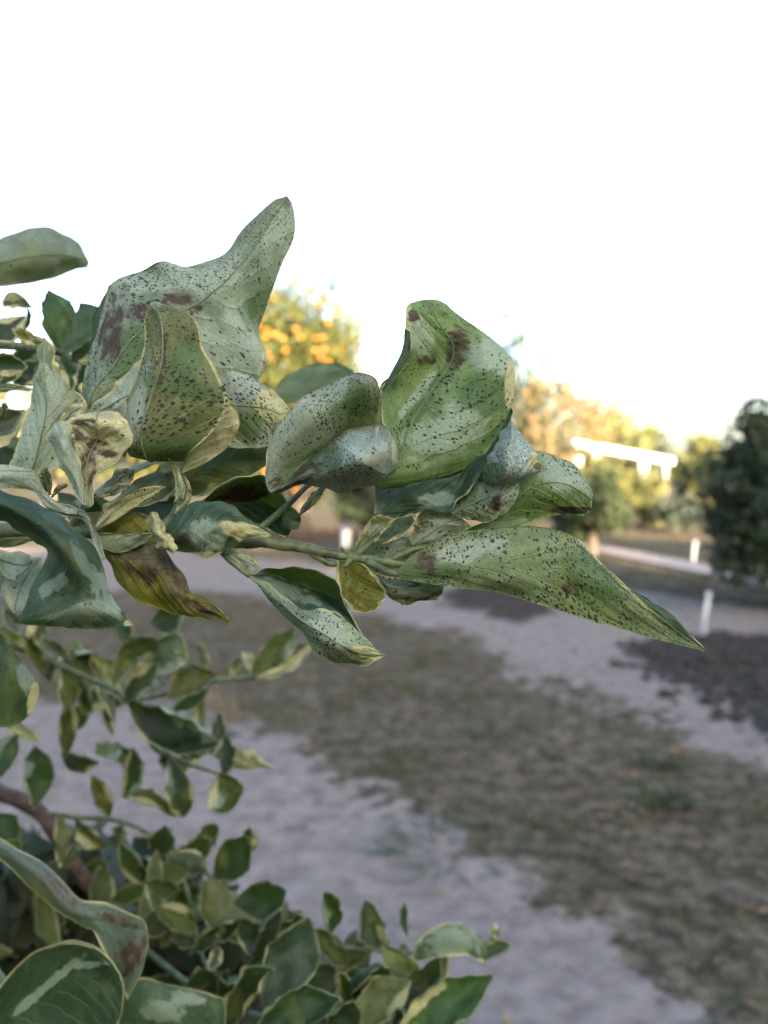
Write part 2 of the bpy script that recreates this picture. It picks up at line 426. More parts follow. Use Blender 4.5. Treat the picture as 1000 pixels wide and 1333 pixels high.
ground = mesh_obj('ground', np.c_[P2, GZ], GF, k.m)
add_color(ground.data, 'zone', np.c_[zs, zm, zr, np.ones(len(zs))])
tag(ground, kind='structure')

# pale concrete path beyond the lawn
pa = [gnd(x, y) for x, y in ((640, 704), (760, 714), (860, 732), (960, 752), (1150, 790))]
pc = smooth_path(pa, 40); tn = np.gradient(pc, axis=0); tn /= np.linalg.norm(tn, axis=1, keepdims=True); nn = np.c_[-tn[:, 1], tn[:, 0]]
V = []; F = []
for i, (c, n_) in enumerate(zip(pc, nn)):
    hw = 0.30
    for s, z in ((-hw, -0.05), (-hw, 0.045), (hw, 0.045), (hw, -0.05)): V.append((c[0] + n_[0] * s, c[1] + n_[1] * s, z))
    if i:
        a = (i - 1) * 4; b = i * 4
        for j in range(3): F.append((a + j, b + j, b + j + 1, a + j + 1))
po = mesh_obj('path', V, F, simple_mat('pale_concrete', (0.20, 0.175, 0.17), 0.85, 0.15, 6.0, 0.3, 0.01), smooth=False)
tag(po, kind='structure')

# short dry turf: real blades where the ground is not bare sand
def grass_mesh(name, n, area, hgt, wid, tint, keep, seed, per=24):
    r = np.random.default_rng(seed)
    m0 = n * 3 // per
    P = np.c_[r.uniform(area[0], area[1], m0), r.uniform(area[2], area[3], m0)]
    P = np.repeat(P, per, 0) + r.normal(size=(m0 * per, 2)) * np.repeat(r.uniform(0.012, 0.06, m0), per)[:, None]
    hk = np.repeat(r.uniform(0.5, 1.7, m0), per)
    px, py = proj(np.c_[P, np.zeros(len(P))])
    vis = (px > -150) & (px < 1150); P = P[vis]; hk = hk[vis]
    s, m, rd = zones(P)
    cl = 0.5 + 0.5 * np.clip(fbm(P[:, 0], P[:, 1], 5.0, 3, 21), -1, 1)
    ok = keep(s, m, r.uniform(0, 1, len(P)), cl, P)
    P = P[ok][:n]; hk = hk[ok][:n]; n = len(P)
    h = hgt * hk * r.uniform(0.4, 1.3, n); a = r.uniform(0, 6.28, n); ln = r.uniform(0.2, 1.2, n) * h
    b = r.uniform(0, 6.28, n)
    base = np.c_[P, np.full(n, -0.004)] ; sd_ = np.c_[np.cos(a), np.sin(a), np.zeros(n)] * (wid * r.uniform(0.6, 1.4, n))[:, None]
    lean = np.c_[np.cos(b) * ln, np.sin(b) * ln, h]
    mid = base + lean * np.array((0.35, 0.35, 0.6)); tip = base + lean
    V = np.stack([base - sd_, base + sd_, mid + sd_ * 0.8, mid - sd_ * 0.8, tip], 1).reshape(-1, 3)
    i = np.arange(n)[:, None] * 5
    F = (i + np.array([[0, 1, 2, 3]])).tolist() + (i + np.array([[3, 2, 4]])).tolist()
    o = mesh_obj(name, V, F, tint, smooth=False)
    add_color(o.data, 'rnd', np.repeat(np.c_[r.uniform(0, 1, n), cl[ok][:n], np.zeros(n), np.ones(n)], 5, 0))
    return o
k = NT('dry_grass_blade'); ra = k.attr('rnd'); sr = k.n('SeparateColor'); k.l(ra.outputs['Color'], sr.inputs[0])
c = k.mix(sr.outputs[0], (0.035, 0.028, 0.020), (0.15, 0.125, 0.092))
c = k.mix(k.math('MULTIPLY', k.step(sr.outputs[1], 0.45, 0.9), 0.7), c, (0.062, 0.070, 0.026))
k.l(c, k.b.inputs['Base Color']); k.b.inputs['Roughness'].default_value = 0.8; k.b.inputs['Specular IOR Level'].default_value = 0.2
M_DRY = k.m
gr = grass_mesh('dry_grass', 90000, (-3.5, 6.5, 2.0, 12.5), 0.030, 0.0022, M_DRY,
    lambda s, m, u, cl, P: (u < np.clip(1 - 1.35 * s, 0, 1) ** 1.5 * (0.08 + 0.92 * cl ** 1.6)) & (m < 0.4), 5)
tag(gr, 'short dry grey brown grass between the two sandy strips', 'grass', kind='stuff')
gr2 = grass_mesh('far_grass', 16000, (-9.0, 15.0, 12.3, 26.0), 0.05, 0.006, M_DRY,
    lambda s, m, u, cl, P: (u < (1 - s)) & (m < 0.4), 6)
tag(gr2, 'thin lawn grass around the pale path', 'grass', kind='stuff')
M_TUFT = simple_mat('green_weed', (0.028, 0.048, 0.016), 0.8, 0.35, 60.0)
def tuft(px, py, rad, n, h, label):
    x, y = gnd(px, py); r = np.random.default_rng(int(px)); V = []; F = []
    for i in range(n):
        a, q = r.uniform(0, 6.28), rad * math.sqrt(r.uniform(0, 1)); c_ = np.array((math.cos(a) * q, math.sin(a) * q, -0.01))
        b = r.uniform(0, 6.28); hh = h * r.uniform(0.4, 1.2); w_ = 0.004; s_ = np.array((math.cos(b), math.sin(b), 0)) * w_
        t_ = c_ + np.array((c_[0] * 0.8 + r.normal(0, 0.02), c_[1] * 0.8 + r.normal(0, 0.02), hh)); m_ = (c_ * 0.5 + t_ * 0.5) + np.array((0, 0, hh * 0.15))
        k0 = len(V); V += [c_ - s_, c_ + s_, m_ + s_, m_ - s_, t_]; F += [(k0, k0 + 1, k0 + 2, k0 + 3), (k0 + 3, k0 + 2, k0 + 4)]
    o = mesh_obj('weed_tuft', V, F, M_TUFT, loc=(x, y, gz(x, y)), smooth=False)
    return tag(o, label, 'weed', 'green weed tufts in the dry grass')
tuft(862, 1045, 0.11, 130, 0.07, 'larger dark green weed tuft in the dry grass')
tuft(858, 998, 0.08, 90, 0.06, 'small green weed tuft just beyond the larger tuft')
tuft(625, 962, 0.10, 60, 0.05, 'sparse yellowish green tuft in the middle of the dry grass')
tuft(585, 1105, 0.22, 160, 0.03, 'broad low green tuft at the edge of the near sandy strip')

# dark clods lying on the far sandy strip, by the mulch
def lump(r, seed, n=10, m=7, sq=0.6):
    q = np.random.default_rng(seed); ph = q.uniform(0, 6.28, 6); V = []; F = []
    for i in range(m + 1):
        t = math.pi * i / m
        for j in range(n):
            a = 2 * math.pi * j / n
            k_ = r * (1 + 0.22 * math.sin(3 * a + ph[0] + 2 * t) + 0.16 * math.sin(5 * a + ph[1] - 3 * t) + 0.1 * math.sin(7 * t + ph[2]))
            V.append((k_ * math.sin(t) * math.cos(a), k_ * math.sin(t) * math.sin(a), k_ * sq * math.cos(t)))
    for i in range(m):
        for j in range(n):
            F.append((i * n + j, (i + 1) * n + j, (i + 1) * n + (j + 1) % n, i * n + (j + 1) % n))
    return V, F
M_CLOD = simple_mat('dark_clod', (0.030, 0.024, 0.020), 0.95, 0.5, 40.0, 0.6, 0.01)
for i, (px, py, r_) in enumerate([(842, 884, .035), (868, 908, .05), (882, 902, .03), (922, 918, .05), (938, 915, .03), (862, 905, .028), (905, 903, .025), (960, 942, .035), (880, 918, .022)]):
    x, y = gnd(px, py); v, f = lump(r_, 40 + i)
    o = mesh_obj('soil_clod', v, f, M_CLOD, loc=(x, y, gz(x, y) + r_ * 0.3))
    tag(o, 'dark soil clod lying on pale sand beside the dark mulch', 'clod', 'dark clods on the sandy strip')
V_, F_ = [], []
rr = np.random.default_rng(77); parts = []
for _ in range(900):
    c_ = gnd(rr.uniform(785, 1080), rr.uniform(825, 990)); s_, m_, _r = zones(np.array([c_]))
    if m_[0] < 0.35: continue
    v, f = lump(rr.uniform(0.012, 0.055), int(rr.integers(1e6)), 7, 5); parts.append((np.asarray(v) + np.array((c_[0], c_[1], gz(*c_))), f))
mv, mf = merge(parts)
mo = mesh_obj('mulch_lumps', mv, mf, M_CLOD); tag(mo, 'heap of dark mulch lumps under the dark bushy tree', 'mulch', kind='stuff')

# fallen leaves and twig bits scattered over turf and sand
def litter(n):
    r = np.random.default_rng(61); P = np.c_[r.uniform(-2.5, 5.0, n * 2), 2.1 + 9 * r.uniform(0, 1, n * 2) ** 1.5]
    px, py = proj(np.c_[P, np.zeros(len(P))]); P = P[(px > -60) & (px < 1080)][:n]; n = len(P)
    sz_ = zones(P)[0]; P = P[r.uniform(0, 1, n) > sz_ * 0.8]; n = len(P)
    a = r.uniform(0, 6.28, n); L = r.uniform(0.012, 0.04, n)[:, None]; W = L * r.uniform(0.2, 0.55, n)[:, None]
    A = np.c_[np.cos(a), np.sin(a), r.normal(0, .25, n)] * L; B = np.c_[-np.sin(a), np.cos(a), r.normal(0, .25, n)] * W
    C = np.c_[P, [gz(*q) + 0.014 for q in P]]; up = np.array((0, 0, 1)) * L * 0.25
    V = np.stack([C - A, C + B + up, C + A, C - B + up, C], 1).reshape(-1, 3); i = np.arange(n)[:, None] * 5
    F = np.concatenate([i + np.array([[0, 4, 1]]), i + np.array([[4, 2, 1]]), i + np.array([[0, 3, 4]]), i + np.array([[4, 3, 2]])])
    k = NT('fallen_leaf'); ra = k.attr('rnd'); s = k.n('SeparateColor'); k.l(ra.outputs['Color'], s.inputs[0])
    k.l(k.mix(s.outputs[0], (0.03, 0.022, 0.014), (0.19, 0.125, 0.065)), k.b.inputs['Base Color']); k.b.inputs['Roughness'].default_value = 0.8
    o = mesh_obj('leaf_litter', V, F, k.m, smooth=False); add_color(o.data, 'rnd', np.repeat(np.c_[r.uniform(0, 1, n), np.zeros((n, 2)), np.ones(n)], 5, 0))
    tag(o, 'scattered brown fallen leaves over the grass and sand', 'leaf litter', kind='stuff')
litter(2200)

# ================================================================== BACKGROUND TREES AND THINGS
def leaf_cloud_mat(name, a, b, c=None, rough=0.55, tr=0.25):
    k = NT(name); ra = k.attr('rnd'); s = k.n('SeparateColor'); k.l(ra.outputs['Color'], s.inputs[0])
    cc = k.mix(s.outputs[0], a, b)
    if c: cc = k.mix(k.step(s.outputs[1], 0.72, 0.8), cc, c)
    k.l(cc, k.b.inputs['Base Color']); k.b.inputs['Roughness'].default_value = rough
    t = k.n('BsdfTranslucent'); k.l(cc, t.inputs['Color']); ms = k.n('MixShader'); ms.inputs[0].default_value = tr
    k.l(k.b.outputs[0], ms.inputs[1]); k.l(t.outputs[0], ms.inputs[2]); k.l(ms.outputs[0], k.out.inputs[0])
    return k.m
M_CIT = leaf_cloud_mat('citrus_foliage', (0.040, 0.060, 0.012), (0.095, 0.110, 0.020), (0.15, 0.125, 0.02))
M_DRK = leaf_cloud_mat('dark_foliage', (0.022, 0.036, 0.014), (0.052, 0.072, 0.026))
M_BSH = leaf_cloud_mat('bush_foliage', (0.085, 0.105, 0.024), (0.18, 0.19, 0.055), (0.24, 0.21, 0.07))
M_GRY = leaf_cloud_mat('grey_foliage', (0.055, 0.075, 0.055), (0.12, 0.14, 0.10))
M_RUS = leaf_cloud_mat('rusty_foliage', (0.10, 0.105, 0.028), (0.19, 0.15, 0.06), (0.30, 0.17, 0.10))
M_TRK = simple_mat('orchard_bark', (0.09, 0.07, 0.055), 0.9, 0.35, 12.0, 0.6, 0.02)

def crown_mesh(rx, ry, rz, n, leaf, seed, clumps=40, fill=0.35, low=-0.9):
    r = np.random.default_rng(seed)
    d = r.normal(size=(clumps * 3, 3)); d /= np.linalg.norm(d, axis=1, keepdims=True)
    d = d[d[:, 2] > low][:clumps]
    rad = r.uniform(0.45, 0.92, len(d)); C = d * rad[:, None] * (rx, ry, rz)
    cr = r.uniform(0.18, 0.36, len(d)) * (rx * ry * rz) ** (1 / 3)
    which = r.integers(0, len(d), n)
    q = r.normal(size=(n, 3)); q /= np.linalg.norm(q, axis=1, keepdims=True)
    rr_ = np.where(r.uniform(0, 1, n) < fill, r.uniform(0.2, 1, n), r.uniform(0.75, 1.12, n))
    P = C[which] + q * (rr_ * cr[which])[:, None]
    N = q + r.normal(size=(n, 3)) * 0.55 + np.array((0, 0, 0.3)); N /= np.linalg.norm(N, axis=1, keepdims=True)
    A = np.cross(N, r.normal(size=(n, 3))); A /= np.linalg.norm(A, axis=1, keepdims=True); B = np.cross(N, A)
    L = leaf * r.uniform(0.65, 1.35, n)[:, None]; W = L * 0.30
    dr = N * L * 0.18
    V = np.stack([P - A * L * 0.55 - dr, P - A * L * .05 + B * W, P + A * L * 0.55 - dr, P - A * L * .05 - B * W], 1).reshape(-1, 3)
    i = np.arange(n)[:, None] * 4
    F = i + np.array([[0, 1, 2, 3]])
    tone = np.clip(0.5 + 0.25 * np.random.default_rng(seed + 1).normal(size=len(d))[which] + r.normal(size=n) * 0.2, 0, 1)
    return V, F, np.repeat(np.c_[tone, r.uniform(0, 1, n), np.zeros(n), np.ones(n)], 4, 0), C

def make_tree(name, label, cat, px, dist, top_py, wpx, mat, n, leaf, seed, group=None, bottom=0.25, depth=None, clumps=40, fill=0.35, wx=None, htop=None, xy=None):
    x, y = (at_depth(px, dist), dist) if xy is None else xy
    H = CAMZ + (HOR - top_py) * dist / FPX if htop is None else htop
    rx = wpx * dist / FPX / 2 if wx is None else wx
    root = empty(name, (x, y, 0)); tag(root, label, cat, group)
    rz = (H - bottom) / 2; zc = bottom + rz
    V, F, rnd, C = crown_mesh(rx, depth or rx, rz, n, leaf, seed, clumps, fill)
    cr = mesh_obj('crown', V, F, mat, root, (0, 0, zc), smooth=False); add_color(cr.data, 'rnd', rnd)
    r = np.random.default_rng(seed + 5)
    tr_ = 0.035 * H + 0.02
    path = smooth_path([(0, 0, -0.1), (0.02 * H, 0.01 * H, zc * 0.35), (-0.02 * H, 0, zc * 0.7), (0, 0, zc * 1.2)], 10)
    v, f = tube(path, np.linspace(tr_ * 1.4, tr_ * 0.5, 10), 9); mesh_obj('trunk', v, f, M_TRK, root)
    parts = []
    for c_ in C[:min(14, len(C))]:
        s = np.array((0, 0, zc * r.uniform(0.5, 1.0))); e = c_ + (0, 0, zc)
        m_ = (s + e) / 2 + r.normal(size=3) * 0.06 * H
        parts.append(tube(smooth_path([s, m_, e], 7), np.linspace(tr_ * 0.45, tr_ * 0.1, 7), 6))
    v, f = merge(parts); mesh_obj('limbs', v, f, M_TRK, root)
    return root, C, cr

# fruiting citrus tree, sunlit
orange_tree, oc, ocr = make_tree('orange_tree', 'tall sunlit citrus tree full of orange fruit', 'tree', 384, 20.0, 354, 222, M_CIT, 24000, 0.115, 11, bottom=0.3, clumps=95)
M_ORG = simple_mat('orange_peel', (0.50, 0.19, 0.012), 0.45, 0.15, 30.0)
def fruit_mesh():
    V, F = [], []; n, m = 10, 7
    for i in range(m + 1):
        t = math.pi * i / m
        for j in range(n):
            a = 2 * math.pi * j / n; rad = math.sin(t) * (1 - 0.05 * math.cos(t))
            V.append((0.048 * rad * math.cos(a), 0.048 * rad * math.sin(a), 0.045 * math.cos(t) - (0.006 if i == 0 else 0)))
    for i in range(m):
        for j in range(n): F.append((i * n + j, (i + 1) * n + j, (i + 1) * n + (j + 1) % n, i * n + (j + 1) % n))
    return V, F
fv, ff = fruit_mesh(); fruit0 = None
rf = np.random.default_rng(3)
zc0 = ocr.location[2]; rx0 = 222 * 20 / FPX / 2; rz0 = zc0 - 0.3
for i in range(110):
    a = rf.uniform(-2.9, -0.25); t = rf.uniform(-0.75, 0.95); q = math.sqrt(max(0.05, 1 - t * t)) * rf.uniform(0.88, 1.02)
    p = (rx0 * q * math.cos(a), rx0 * q * math.sin(a), zc0 + rz0 * t)
    if fruit0 is None: fruit0 = mesh_obj('orange_fruit', fv, ff, M_ORG, orange_tree, p)
    else:
        o = fruit0.copy(); col.objects.link(o); o.parent = orange_tree; o.location = p
    
make_tree('citrus_tree', 'yellow green citrus tree glimpsed through the leaves, beside the orange tree', 'tree', 225, 22.0, 440, 190, M_CIT, 6000, 0.14, 12, bottom=0.2)
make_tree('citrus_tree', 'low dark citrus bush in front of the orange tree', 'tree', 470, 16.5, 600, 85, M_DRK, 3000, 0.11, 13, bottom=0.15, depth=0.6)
make_tree('rusty_tree', 'sparse sunlit tree with rusty pink and yellow leaves', 'tree', 690, 30.0, 478, 250, M_RUS, 3600, 0.17, 14, bottom=1.0, clumps=60, fill=0.7)
make_tree('olive_tree', 'thin round tree just behind the white carport', 'tree', 770, 46.0, 522, 160, M_BSH, 2800, 0.25, 15, bottom=0.8)
make_tree('green_tree', 'small far tree rising over the end of the carport roof', 'tree', 838, 58.0, 552, 70, M_GRY, 2200, 0.26, 16, bottom=0.8)
make_tree('lit_tree', 'yellow green sunlit tree beyond the dark bushy tree', 'tree', 915, 27.0, 566, 85, M_BSH, 4000, 0.12, 17, bottom=0.2)
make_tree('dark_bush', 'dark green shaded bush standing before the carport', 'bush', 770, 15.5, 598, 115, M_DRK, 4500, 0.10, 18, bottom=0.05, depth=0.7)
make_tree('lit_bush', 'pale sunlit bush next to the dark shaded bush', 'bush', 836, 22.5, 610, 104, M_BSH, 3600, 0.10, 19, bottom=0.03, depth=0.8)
make_tree('lit_bush', 'taller sunlit shrub hiding the left end of the carport', 'bush', 772, 27.0, 592, 90, M_BSH, 3000, 0.12, 26, bottom=0.03, depth=0.9)
make_tree('grey_bush', 'low grey green bush next to the pale sunlit bush', 'bush', 882, 21.0, 640, 62, M_GRY, 2600, 0.09, 20, bottom=0.03)
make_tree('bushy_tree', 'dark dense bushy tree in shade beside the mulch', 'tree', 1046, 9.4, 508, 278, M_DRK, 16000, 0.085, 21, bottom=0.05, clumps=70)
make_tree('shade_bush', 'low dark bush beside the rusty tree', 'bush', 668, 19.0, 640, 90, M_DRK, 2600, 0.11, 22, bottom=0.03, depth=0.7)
make_tree('hedge_tree', 'rounded sunlit tree left of the rusty tree', 'tree', 560, 34.0, 560, 170, M_BSH, 3600, 0.18, 23, bottom=0.2)
make_tree('hedge_tree', 'broad sunlit tree behind the yellow green citrus tree', 'tree', 60, 27.0, 420, 240, M_CIT, 5000, 0.18, 24, bottom=0.2)
make_tree('hedge_tree', 'sunlit tree past the dark bushy tree', 'tree', 1120, 30.0, 520, 200, M_CIT, 4600, 0.18, 25, bottom=0.2)
# tall bare sprigs of the rusty tree
def sprigs(px0, d, tips, seed):
    root = empty('sapling', (at_depth(px0, d), d, 0)); tag(root, 'thin tall sapling with sparse leaves rising above the rusty tree', 'tree')
    r = np.random.default_rng(seed); V, F = [], []; b0 = np.array((0, 0, -0.05)); parts = []
    for tx, ty in tips:
        e = np.array(((tx - px0) * d / FPX, 0, CAMZ + (HOR - ty) * d / FPX)) + (0, r.uniform(-.4, .4), 0)
        m_ = np.array((e[0] * 0.3, e[1] * 0.3, e[2] * 0.55)); P = smooth_path([b0, m_, e], 12)
        parts.append(tube(P, np.linspace(0.035, 0.006, 12), 6))
        for _ in range(150):
            t = r.choice((0.6, 0.75, 0.9, 1.0)); p = P[min(11, int(t * 11))] + r.normal(size=3) * (0.15, 0.12, 0.15)
            A = r.normal(size=3); A /= np.linalg.norm(A); B = np.cross(A, r.normal(size=3)); B /= np.linalg.norm(B)
            L = r.uniform(0.12, 0.24); k0 = len(V)
            V += [p - A * L * .5, p + B * L * .28, p + A * L * .5, p - B * L * .28]; F.append((k0, k0 + 1, k0 + 2, k0 + 3))
    v, f = merge(parts); mesh_obj('trunk', v, f, M_TRK, root)
    c_ = mesh_obj('crown', V, F, M_DRK, root, smooth=False)
    add_color(c_.data, 'rnd', np.repeat(np.c_[r.uniform(0, 1, len(F)), r.uniform(0, 1, len(F)), np.zeros(len(F)), np.ones(len(F))], 4, 0))
sprigs(672, 28.0, [(655, 412), (668, 405), (690, 455), (708, 470), (716, 478), (640, 470), (676, 440), (730, 505)], 31)

# far wood closing the horizon
parts = []; rnd_all = []
rw = np.random.default_rng(50); VV = []; FF = []; RR = []; off = 0
for i in range(56):
    x = -165 + i * 6 + rw.uniform(-1.5, 1.5); h = rw.uniform(2.2, 3.6)
    v, f, rn, _ = crown_mesh(4.0, 2.5, h / 2, 500, 0.5, 500 + i, 20)
    VV.append(v + (x, 80 + rw.uniform(-4, 4), h / 2)); FF.append(f + off); RR.append(rn); off += len(v)
wo = mesh_obj('distant_wood', np.concatenate(VV), np.concatenate(FF), M_BSH, smooth=False); add_color(wo.data, 'rnd', np.concatenate(RR))
tag(wo, 'far line of low trees along the horizon', 'wood', kind='stuff')

# white carport
M_WHT = simple_mat('white_paint', (0.78, 0.76, 0.72), 0.5, 0.06, 3.0)
M_BRN = simple_mat('brown_boards', (0.10, 0.06, 0.045), 0.8, 0.3, 4.0)
CD = 40.0; sx = CD / FPX
cp = empty('carport', (at_depth(812, CD), CD, 0)); tag(cp, 'white carport with a sloping flat roof behind the bushes', 'carport')
X0, X1 = (748 - 812) * sx, (877 - 812) * sx
Z0, Z1 = CAMZ + (HOR - 573) * sx, CAMZ + (HOR - 597) * sx
def slab(x0, z0, x1, z1, y0, y1, t):
    V = [(x, y, z) for (x, z) in ((x0, z0), (x1, z1)) for y in (y0, y1) for z in (z - t, z)]
    return V, [(0, 1, 3, 2), (4, 6, 7, 5), (0, 2, 6, 4), (1, 5, 7, 3), (0, 4, 5, 1), (2, 3, 7, 6)]
v, f = slab(X0, Z0, X1, Z1, 0, 3.6, 0.26); mesh_obj('roof', v, f, M_WHT, cp, smooth=False)
zt = lambda x: Z0 + (Z1 - Z0) * (x - X0) / (X1 - X0) - 0.261
for px_ in (776, 839, 868):
    x = (px_ - 812) * sx; wd = 0.14 if px_ < 860 else 0.05
    v, f = box(x - wd, x + wd, 0.1, 0.1 + 2 * wd, -0.05, zt(x - wd)); mesh_obj('post', v, f, M_WHT, cp, smooth=False)
v, f = box(X0 + 0.1, (759 - 812) * sx, 0.25, 3.4, -0.05, 1.95); mesh_obj('side_wall', v, f, M_WHT, cp, smooth=False)
for i in range(9):
    a = (771 - 812) * sx + i * 0.33
    v, f = box(a, a + 0.32, 3.2 + 0.004 * (i % 2), 3.3, -0.05, zt(a + 0.32) - 0.02); mesh_obj('wall_board', v, f, M_BRN, cp, smooth=False)

# white irrigation risers
M_PVC = simple_mat('white_pvc', (0.55, 0.55, 0.56), 0.45, 0.05, 10.0)
def riser(px, py_base, hpx, label, r_=0.03, lean=0.02):
    x, y = gnd(px, py_base); h = hpx * math.hypot(y, 0) / FPX
    root = empty('pipe_riser', (x, y, 0)); tag(root, label, 'pipe', 'white irrigation risers')
    v, f = tube([(0, 0, -0.1), (lean * 0.5, 0, h * 0.5), (lean, 0, h * 0.93)], r_, 12); mesh_obj('pipe', v, f, M_PVC, root)
    v, f = tube([(lean, 0, h * 0.88), (lean, 0, h * 0.97), (lean, 0, h)], [r_ * 1.35, r_ * 1.35, r_ * 1.05], 12); mesh_obj('cap', v, f, M_PVC, root)
riser(914, 830, 60, 'slim white pipe standing in the sand at the edge of the mulch', 0.017, 0.05)
riser(449, 714, 34, 'short thick white pipe behind the twig, before the low dark bush', 0.075, 0.04)
riser(902, 736, 32, 'thin white pipe beside the pale path', 0.022, 0.03)

# tall shade trees that stand behind the viewer and keep the low sun off the foreground
hz = Vector((SDIR.x, SDIR.y, 0)).normalized(); sidev = Vector((-hz.y, hz.x, 0))
base_v, base_f, base_r, base_c = crown_mesh(3.4, 3.0, 4.3, 5200, 0.62, 90, 60, 0.5)
src = None
for i, s in enumerate((-19, -14.6, -10.2, -5.6, -1.4, 3.0, 7.2, 12.0, 16.5)):
    p = hz * (21 + (i % 3)) + sidev * s
    root = empty('shade_tree', (p.x, p.y, 0)); root.rotation_euler = (0, 0, i * 1.3); root.scale = (1, 1, (1.24 + 0.06 * ((i * 7) % 4)) if i < 7 else (1.2 if i == 7 else 1.0))
    tag(root, 'tall dense shade tree in the row behind the viewer', 'tree', 'row of tall shade trees')
    if src is None:
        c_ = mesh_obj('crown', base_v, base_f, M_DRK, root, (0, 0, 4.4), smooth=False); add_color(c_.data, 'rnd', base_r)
        v, f = tube([(0, 0, -0.2), (0.1, 0, 2), (0, 0.1, 4.5)], [0.3, 0.22, 0.12], 10); t_ = mesh_obj('trunk', v, f, M_TRK, root); src = (c_, t_)
    else:
        for q in src:
            o = q.copy(); col.objects.link(o); o.parent = root

# ================================================================== FOREGROUND CITRUS TREE
TB = np.array((-0.62, 0.42, 0.0))
tree = empty('citrus_tree', TB)
tag(tree, 'variegated citrus tree with crinkled grey green leaves and black specks', 'tree')
_seed = [100]; K0 = 0.45

def hero(D, *sheets, label=None, rib=True, ribr=0.00032, nu=58, nv=34):
    """each sheet: dict(rows=[...(px,py[,mm])...], f='U'|'T', pal, masks, margin, spots ...)"""
    S = []
    for s in sheets:
        C = []
        for row in s['rows']:
            a = np.array([(p[0], p[1], p[2] if len(p) > 2 else 0.0) for p in row], float)
            C.append(pt(a[:, 0], a[:, 1], s.get('D', D) + a[:, 2] * s.get('k', K0) / 1000.0))
        _seed[0] += 1
        S.append(surface(C, s.get('f', 'U'), s.get('pal', 'sage'), s.get('nu', nu), s.get('nv', nv), s.get('masks', ()), s.get('margin', 0.0),
                         s.get('spots', 0.35), s.get('wr', 0.00035), s.get('thick', 0.00026), s.get('vm', 0.5), _seed[0]))
    return leaf_object(tree, TB, S, label, rib, ribr)

# ---- tall upper leaf, tip to the sky
hero(.272, dict(rows=[
    [(110, 534, 4), (118, 538, 2), (128, 540, 2)],
    [(109, 505, 8), (122, 512, -2), (150, 525, 2)],
    [(118, 455, 10), (150, 478, -5), (212, 520, 4)],
    [(134, 400, 13), (178, 440, -8), (265, 515, 6)],
    [(148, 366, 12), (212, 420, -9), (305, 506, 5)],
    [(186, 352, 6), (250, 404, -6), (335, 496, 3)],
    [(206, 342, 2), (268, 394, -6), (346, 476, 1)],
    [(222, 341, 2), (284, 380, -5), (346, 456, 2)],
    [(240, 349, 4), (298, 366, -5), (337, 432, 7)],
    [(268, 342, 3), (312, 348, -4), (346, 404, 5)],
    [(298, 330, 6), (330, 325, -4), (354, 378, 4)],
    [(316, 302, 3), (346, 300, -3), (366, 346, 3)],
    [(346, 270, 1), (362, 276, -2), (382, 312, 1)],
    [(360, 259, 0), (371, 262, -1), (384, 284, 0)],
    [(369, 257, 0), (374, 256, 0), (380, 264, 0)]], pal=((.055, .095, .06), (.245, .30, .205)), spots=.62,
    masks=[('b', 195, 402, 42, 13, -14), ('b', 148, 425, 14, 44, 12), ('b', 232, 390, 22, 12, 0), ('b', 258, 402, 20, 4, -38), ('b', 338, 305, 7, 2, -55),
           ('d', 175, 460, 40, 40, 0), ('g', 300, 450, 48, 36, 20), ('g', 365, 290, 14, 30, 20), ('g', 210, 365, 60, 20, 0), ('g', 290, 362, 40, 16, -30), ('c', 340, 480, 3, 24, 20), ('d', 345, 400, 25, 30, 0)]),
    label='tall leaf with upturned tip, brown scurf and black specks')
# dark upper face folded back along its left edge
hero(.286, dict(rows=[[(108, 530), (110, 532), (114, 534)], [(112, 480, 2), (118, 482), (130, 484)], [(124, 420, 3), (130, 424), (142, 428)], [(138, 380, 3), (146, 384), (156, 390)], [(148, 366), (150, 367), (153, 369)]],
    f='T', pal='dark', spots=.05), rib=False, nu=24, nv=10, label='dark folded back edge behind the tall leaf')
# ---- centre leaf with snub tip
hero(.247, dict(rows=[
    [(170, 594, 24), (200, 600, 22), (240, 600, 24)],
    [(162, 584, 7), (190, 590, 3), (252, 586, 9)],
    [(163, 556, 6), (186, 560, -4), (280, 558, 7)],
    [(170, 520, 8), (199, 516, -6), (296, 522, 5)],
    [(180, 484, 9), (210, 480, -7), (284, 486, 2)],
    [(188, 450, 9), (214, 448, -5), (264, 455, 5)],
    [(192, 420, 8), (213, 422, -3), (259, 428, 4)],
    [(192, 403, 6), (208, 407, 0), (248, 409, 5)],
    [(194, 396, 4), (204, 397, 1), (228, 402, 5)],
    [(198, 393, 3), (204, 393, 2), (212, 397, 4)]], pal=((.05, .09, .04), (.165, .180, .068)), spots=.85, margin=.0005,
    masks=[('d', 240, 470, 22, 40, 30), ('d', 235, 505, 50, 14, 10), ('d', 240, 580, 60, 14, 0), ('b', 212, 470, 3, 40, 8), ('b', 196, 525, 3, 22, 28), ('b', 215, 516, 14, 3, 25), ('c', 296, 512, 3, 30, 0), ('g', 178, 540, 12, 50, 12), ('g', 203, 396, 10, 7, 0)]),
    label='snub tipped olive grey leaf with a dark speckled midrib')
# cream leaf edge below it
hero(.260, dict(rows=[
    [(228, 612, 3), (236, 616), (242, 614)], [(222, 592, 6), (244, 596), (268, 602, 2)], [(226, 565, 8), (262, 565), (296, 582, 3)],
    [(240, 535, 8), (272, 538), (311, 556, 3)], [(265, 518, 6), (288, 522), (309, 534, 3)], [(284, 515, 4), (292, 518), (300, 522, 2)]], pal='cream', spots=.06, masks=[('d', 240, 560, 26, 34, 30)]),
    label='cream yellow leaf showing below the snub tipped leaf')
